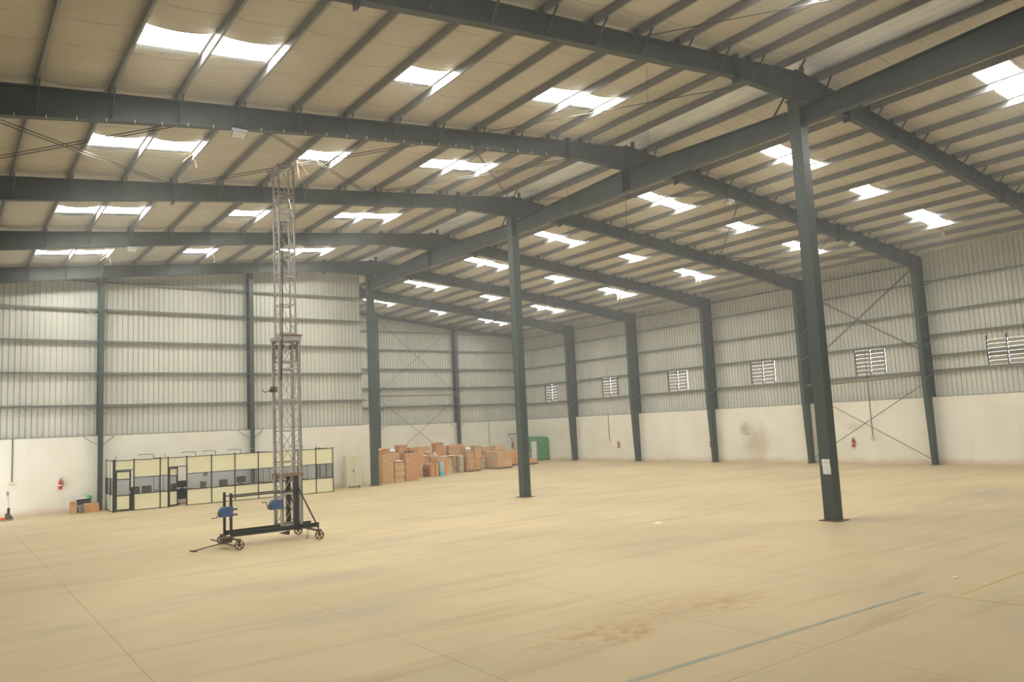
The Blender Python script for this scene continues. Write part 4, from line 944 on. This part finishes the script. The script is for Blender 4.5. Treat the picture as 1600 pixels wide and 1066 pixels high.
carton(6.22, 6.66, 34.1, 34.5, 1.285, 1.62, 'beige', 'pale open carton on top of the tall brown carton', G, flaps=True)
blob((6.92, 34.75, 1.10), (0.62, 0.6, 0.55), 'bag', 'paper_sack', 'crumpled peach paper sack behind the blue water bottle pack', 'sack', seed=13)
carton(6.88, 7.6, 34.3, 35.2, 0, 1.12, 'beige', 'beige carton under the crumpled peach sack', G)
blob((5.52, 33.55, 0), (0.40, 0.40, 0.98), 'mott', 'filled_bag', 'mottled dark filled bag standing left of the small front cartons', 'bag', seed=8, rough_=0.06)
carton(5.74, 6.10, 33.1, 33.5, 0, 0.82, 'orange', 'small orange-brown carton with open flaps, front row', G, flaps=True)
carton(6.12, 6.34, 33.05, 33.45, 0, 0.86, 'orange', 'narrow orange-brown carton left of the pale blue pack', G)
t = thing('bottle_pack', (6.55, 33.1, 0), 'pale blue plastic pack with aqua base in the front row', 'plastic pack')
MB().box(6.40, 6.72, 32.95, 33.25, 0.0, 0.30).build('aqua_base', M['cyan2'], t, bevel=0.02); MB().box(6.41, 6.71, 32.96, 33.24, 0.30, 0.98).build('blue_wrap', M['cyan'], t, bevel=0.04)
carton(6.92, 7.26, 33.4, 33.9, 0, 1.05, 'orange', 'narrow orange-brown carton right of the pale blue pack', G)
stack(7.85, 8.55, 36.0, 36.6, 0, 1.45, 2, ['tan', 'brown'], 'the stack carrying the open carton that tops the row', G)
carton(7.90, 8.55, 36.0, 36.6, 1.45, 2.16, 'brown', 'highest open carton with torn flaps, above the middle of the row', G, flaps=True)
tag(MB().rbox((7.7, 34.75, 1.17), (0.9, 0.6, 0.03), rz=0.1).rbox((8.5, 35.5, 1.24), (1.4, 0.9, 0.03), rz=-0.05).build('loose_sheet', M['bag']), 'pale loose cardboard sheets lying over the low cartons', 'sheet')
stack(7.65, 8.65, 35.0, 35.9, 0, 1.10, 2, ['beige', 'tan'], 'the low pair under the loose sheets', G)
# stretch-wrapped bundles
def bundle(x0, x1, y0, y1, h, lab):
    t = thing('wrapped_bundle', ((x0+x1)/2, (y0+y1)/2, 0), lab, 'bundle', 'stretch-wrapped bundles')
    m = MB(); n = 20; k = 12; cx, cy, rx, ry = (x0+x1)/2, (y0+y1)/2, (x1-x0)/2, (y1-y0)/2; rnd = random.Random(int(x0*10)); vs = []
    for j in range(k+1):
        z = h*j/k
        for i in range(n):
            a = 2*PI*i/n; c, s = math.cos(a), math.sin(a); e = 0.45
            kx = (abs(c)**e)*(1 if c > 0 else -1); ky = (abs(s)**e)*(1 if s > 0 else -1); r = 1-0.04*rnd.random()-(0.05 if j in (0, k) else 0)
            vs.append((cx+rx*kx*r, cy+ry*ky*r, z))
    m.add(vs, [(j*n+i, j*n+(i+1) % n, (j+1)*n+(i+1) % n, (j+1)*n+i) for j in range(k) for i in range(n)] + [tuple(range(n-1, -1, -1)), tuple(k*n+i for i in range(n))])
    m.build('contents', M['wrap'], t, smooth=True)
    b = MB()
    for z in (0.33*h, 0.66*h): b.box(x0-0.004, x1+0.004, y0-0.004, y1+0.004, z-0.012, z+0.012)
    b.build('strap', M['tape'], t)
bundle(8.70, 9.22, 35.5, 36.1, 1.23, 'left one of the two greyish stretch-wrapped bundles in the front row')
bundle(9.02+0.22, 9.62+0.02, 34.9, 35.5, 1.24, 'right one of the two greyish stretch-wrapped bundles in the front row')
# pallets in the front row
pallet(9.72, 10.48, 34.7, 35.6, 'wooden pallet under the tall stack of flat reddish cartons')
stack(9.74, 10.44, 34.72, 35.5, 0.13, 1.50, 9, ['rosy', 'tan', 'brown'], 'tall flat stack right of wrapped bundles', 'flat cartons on the first pallet', 0.02)
pallet(10.52, 11.12, 34.85, 35.7, 'wooden pallet under the second tall stack of flat cartons')
stack(10.54, 11.10, 34.87, 35.6, 0.13, 1.46, 8, ['tan', 'rosy', 'orange'], 'second tall flat stack from wrapped bundles', 'flat cartons on the second pallet', 0.025)
blob((10.05, 35.0, 1.50), (0.42, 0.36, 0.3), 'white', 'plastic_bag', 'white bag lying on the first tall stack of flat cartons', 'bag', seed=21)
bundle(12.0, 12.55, 36.3, 36.9, 0.86, 'short wrapped bundle with orange carton on top, left of big cartons')
carton(11.9, 12.65, 36.3, 36.9, 0.87, 1.05, 'orange', 'flat orange-brown carton on the short wrapped bundle', G)
pallet(12.52, 13.30, 34.8, 36.4, 'wooden pallet under the four big brown cartons')
for (y0, y1, nm_) in ((34.82, 35.6, 'front'), (35.62, 36.38, 'rear')):
    for (z0, z1, l) in ((0.13, 0.70, 'lower'), (0.70, 1.28, 'upper')):
        carton(12.55, 13.25, y0, y1, z0, z1, 'olive' if nm_ == 'rear' or l == 'upper' else 'tan', 'big brown carton, %s %s of the four on the wide pallet' % (l, nm_), 'big cartons')
pallet(13.36, 14.10, 35.0, 35.8, 'wooden pallet right of the four big cartons')
stack(13.38, 14.06, 35.02, 35.8, 0.13, 1.32, 2, ['beige', 'tan'], 'the beige pair right of the four big cartons', 'big cartons')
pallet(15.5, 16.6, 37.3, 38.2, 'wooden pallet under the reddish stack left of the middle column')
stack(15.52, 16.56, 37.32, 38.15, 0.13, 1.27, 4, ['rosy', 'orange'], 'reddish stack just left of middle column', G, 0.015, nx=2)
pallet(16.7, 18.0, 36.8, 37.7, 'wooden pallet behind the middle square column')
stack(16.75, 17.95, 36.85, 37.65, 0.13, 0.47, 1, ['orange'], 'low row right of middle column', G, 0.01, nx=2)
stack(16.75, 17.3, 36.9, 37.6, 0.475, 1.0, 2, ['orange', 'tan'], 'the pile hidden behind the middle square column', G, 0.01)
# second, higher row
stack(9.10, 9.60, 37.2, 37.9, 0, 1.92, 3, ['tan'], 'the greyish second-row stack behind the wrapped bundles', G)
stack(9.65, 10.65, 37.0, 37.8, 0, 1.93, 6, ['rosy', 'tan', 'rosy'], 'reddish stack behind first flat-carton pallet', G, 0.015)
stack(11.05, 11.95, 38.4, 39.1, 0, 1.94, 4, ['olive', 'tan'], 'the olive second-row stack behind the second flat-carton pallet', G)
stack(11.42, 11.97, 37.5, 38.1, 0, 1.78, 4, ['tan', 'olive'], 'the brown stack in front of the olive second-row stack', G)
stack(12.65, 13.30, 38.0, 38.6, 0, 1.79, 3, ['olive', 'tan'], 'the olive stack behind the four big cartons', G)
stack(13.40, 14.05, 37.6, 38.2, 0, 1.32, 3, ['tan', 'orange'], 'the lower stack behind the beige pair', G)
stack(14.0, 14.9, 39.0, 39.7, 0, 1.60, 5, ['orange', 'tan', 'beige'], 'the flat orange second-row stack in the middle', G, 0.02)
stack(14.45, 15.25, 38.0, 38.7, 0, 1.40, 4, ['rosy', 'tan'], 'the reddish flat stack before the last second-row stack', G, 0.02)
stack(15.35, 16.30, 39.0, 39.7, 0, 1.66, 4, ['tan', 'beige'], 'the last high second-row stack left of the middle column', G)
tag(MB().box(21.3, 24.4-1.6, FY-0.25, FY-0.2, 2.40, 2.47).tube((21.35, FY-0.2, 2.4), (21.9, FY-0.2, 1.75), 0.015, 6).build('wall_bar', M['rod']), 'dark horizontal bar fixed on the far wall behind the green cabin', 'bar')

# torn pieces of insulation facing hanging at the skylight openings
def scrap(x, y, L_, ang, lab, mt='bag'):
    z0 = ztop(x)+0.16; m = MB(); rnd = random.Random(int(x*7)); vs = []; n = 6
    for i in range(n+1):
        t = i/n; w_ = 0.16*(1-0.8*t)*rnd.uniform(0.6, 1.2)
        cx = x+L_*t*math.cos(ang)*0.8; cz = z0-L_*t*(0.25+0.5*t); cy = y+0.1*math.sin(3*t)
        vs += [(cx, cy-w_, cz), (cx, cy+w_, cz), (cx, cy+w_, cz-0.012), (cx, cy-w_, cz-0.012)]
    fs = [(4*i+j, 4*i+(j+1) % 4, 4*i+4+(j+1) % 4, 4*i+4+j) for i in range(n) for j in range(4)] + [(3, 2, 1, 0), (4*n, 4*n+1, 4*n+2, 4*n+3)]
    m.add(vs, fs)
    for k in range(3): m.tube((x+0.05*k, y-0.1+0.1*k, z0), (x+0.06*k+0.03, y-0.1+0.09*k, z0-L_*rnd.uniform(0.5, 1.1)), 0.007, 5)
    tag(m.build('insulation_scrap', M[mt]), lab, 'torn insulation', 'torn scraps at the skylights')
scrap(-11.5, 12.2, 0.55, 0.0, 'torn brownish scrap hanging under the single skylight beside the mast top', 'plank')
scrap(-14.95, 12.25, 0.35, 3.1, 'small torn scrap hanging at the corner of the left double skylight')
scrap(-9.9, 28.3, 0.4, 0.0, 'small torn scrap hanging at the single skylight nearest the gable')
scrap(-14.9, 28.2, 0.4, 3.1, 'small torn scrap hanging at the double skylight nearest the gable')
scrap(18.8, 4.3, 0.75, 0.2, 'torn brown scrap hanging under the eaves skylight, nearest bay on the right', 'plank')
scrap(17.4, 11.1, 0.6, 0.2, 'torn pale scrap hanging under the eaves skylight behind the nearest column')
scrap(17.6, 19.0, 0.7, 0.2, 'torn pale scrap hanging under the eaves skylight, third bay on the right')
scrap(17.5, 26.1, 0.6, 0.2, 'torn pale scrap hanging under the eaves skylight, fourth bay on the right')

# green guard cabin in the far corner
def cabin():
    x0, x1, y0, y1, H = 21.65, 22.85, 41.3, 44.3, 2.06
    t = thing('guard_cabin', ((x0+x1)/2, (y0+y1)/2, 0), 'green moulded cabin with pale door standing in the far corner', 'cabin')
    MB().extrude([(x0, 0.05), (x1, 0.05), (x1, H-0.25), (x1-0.08, H-0.02), (x0+0.08, H-0.02), (x0, H-0.25)], (0, y0, 0), (1, 0, 0), (0, 0, 1), (0, 1, 0), y1-y0).build('shell', M['green'], t, bevel=0.05)
    MB().box(x0+0.1, x1-0.1, y0+0.35, y1-0.2, H-0.02, H+0.05).build('roof_cap', M['green'], t, bevel=0.03)
    MB().box(x0-0.02, x0, y0+0.25, y0+1.0, 0.15, 1.72).build('door', M['white'], t)
    MB().box(x0-0.035, x0-0.02, y0+0.85, y0+0.92, 0.9, 1.02).build('door_handle', M['black'], t)
    MB().box(x0-0.02, x0, y1-0.35, y1-0.1, 0.9, 1.70).build('window_pane', M['white'], t)
    MB().tube((x0+0.35, y0-0.03, H-0.30), (x0+0.35, y0, H-0.30), 0.05, 12).build('cabin_lamp', M['white'], t)
    MB().box(x0, x1, y0, y1, 0, 0.05).build('plinth', M['black'], t)
cabin()

# ================================================================== FLOOR MARKINGS
def strip(a, b, w_, mt, lab):
    a = Vector(a); b = Vector(b); d = (b-a).normalized(); s = Vector((-d.y, d.x, 0))*w_/2
    m = MB(); n = 12; vs = []
    for i in range(n+1):
        p = a+(b-a)*i/n; j = random.uniform(-0.006, 0.006); vs += [p+s*(1+j*8), p-s*(1+j*8)]
    top = [(v.x, v.y, 0.002) for v in vs]; bot = [(v.x, v.y, 0.0) for v in vs]; k = len(vs)
    m.add(top+bot, [(2*i, 2*i+1, 2*i+3, 2*i+2) for i in range(n)] + [(k+2*i, k+2*i+2, k+2*i+3, k+2*i+1) for i in range(n)])
    tag(m.build('floor_marking', M[mt]), lab, 'floor marking', 'painted lines on the floor')
strip((-15.2, -5.80, 0), (-7.44, -6.12, 0), 0.085, 'linep', 'worn grey-blue painted line slanting up from the bottom edge')
strip((-7.42, -6.66, 0), (-4.2, -6.62, 0), 0.05, 'liney', 'faint yellow line running to the right edge of the floor')
strip((-7.41, -6.70, 0), (-7.25, -9.0, 0), 0.05, 'liney', 'faint yellow line turning toward the camera at the lower right')
blob((-5.9, -6.0, 0), (0.12, 0.1, 0.02), 'white', 'plaster_crumb', 'white plaster crumb lying near the yellow floor line', 'debris', 'white crumbs on the floor', 2)
tag(MB().rbox((-3.2, 4.0, 0.004), (0.35, 0.22, 0.006), rz=0.3).build('paper_scrap', M['white']), 'small pale paper scrap lying on the open floor between columns', 'paper')

# ================================================================== DUSTY AIR
def haze():
    m = bpy.data.materials.new('dusty_air'); m.use_nodes = True; nt = m.node_tree; nt.nodes.remove(nt.nodes['Principled BSDF'])
    v = nt.nodes.new('ShaderNodeVolumeScatter'); v.inputs['Color'].default_value = (0.98, 0.97, 0.94, 1); v.inputs['Density'].default_value = HAZE; v.inputs['Anisotropy'].default_value = 0.5
    nt.links.new(v.outputs[0], nt.nodes['Material Output'].inputs['Volume'])
    o = MB().box(-W+0.3, W-0.3, NY+0.1, FY-0.05, 0.02, 13.9).build('dusty_air', m)
    tag(o, 'thin dusty haze filling the whole hall', 'haze', kind='stuff')
haze()
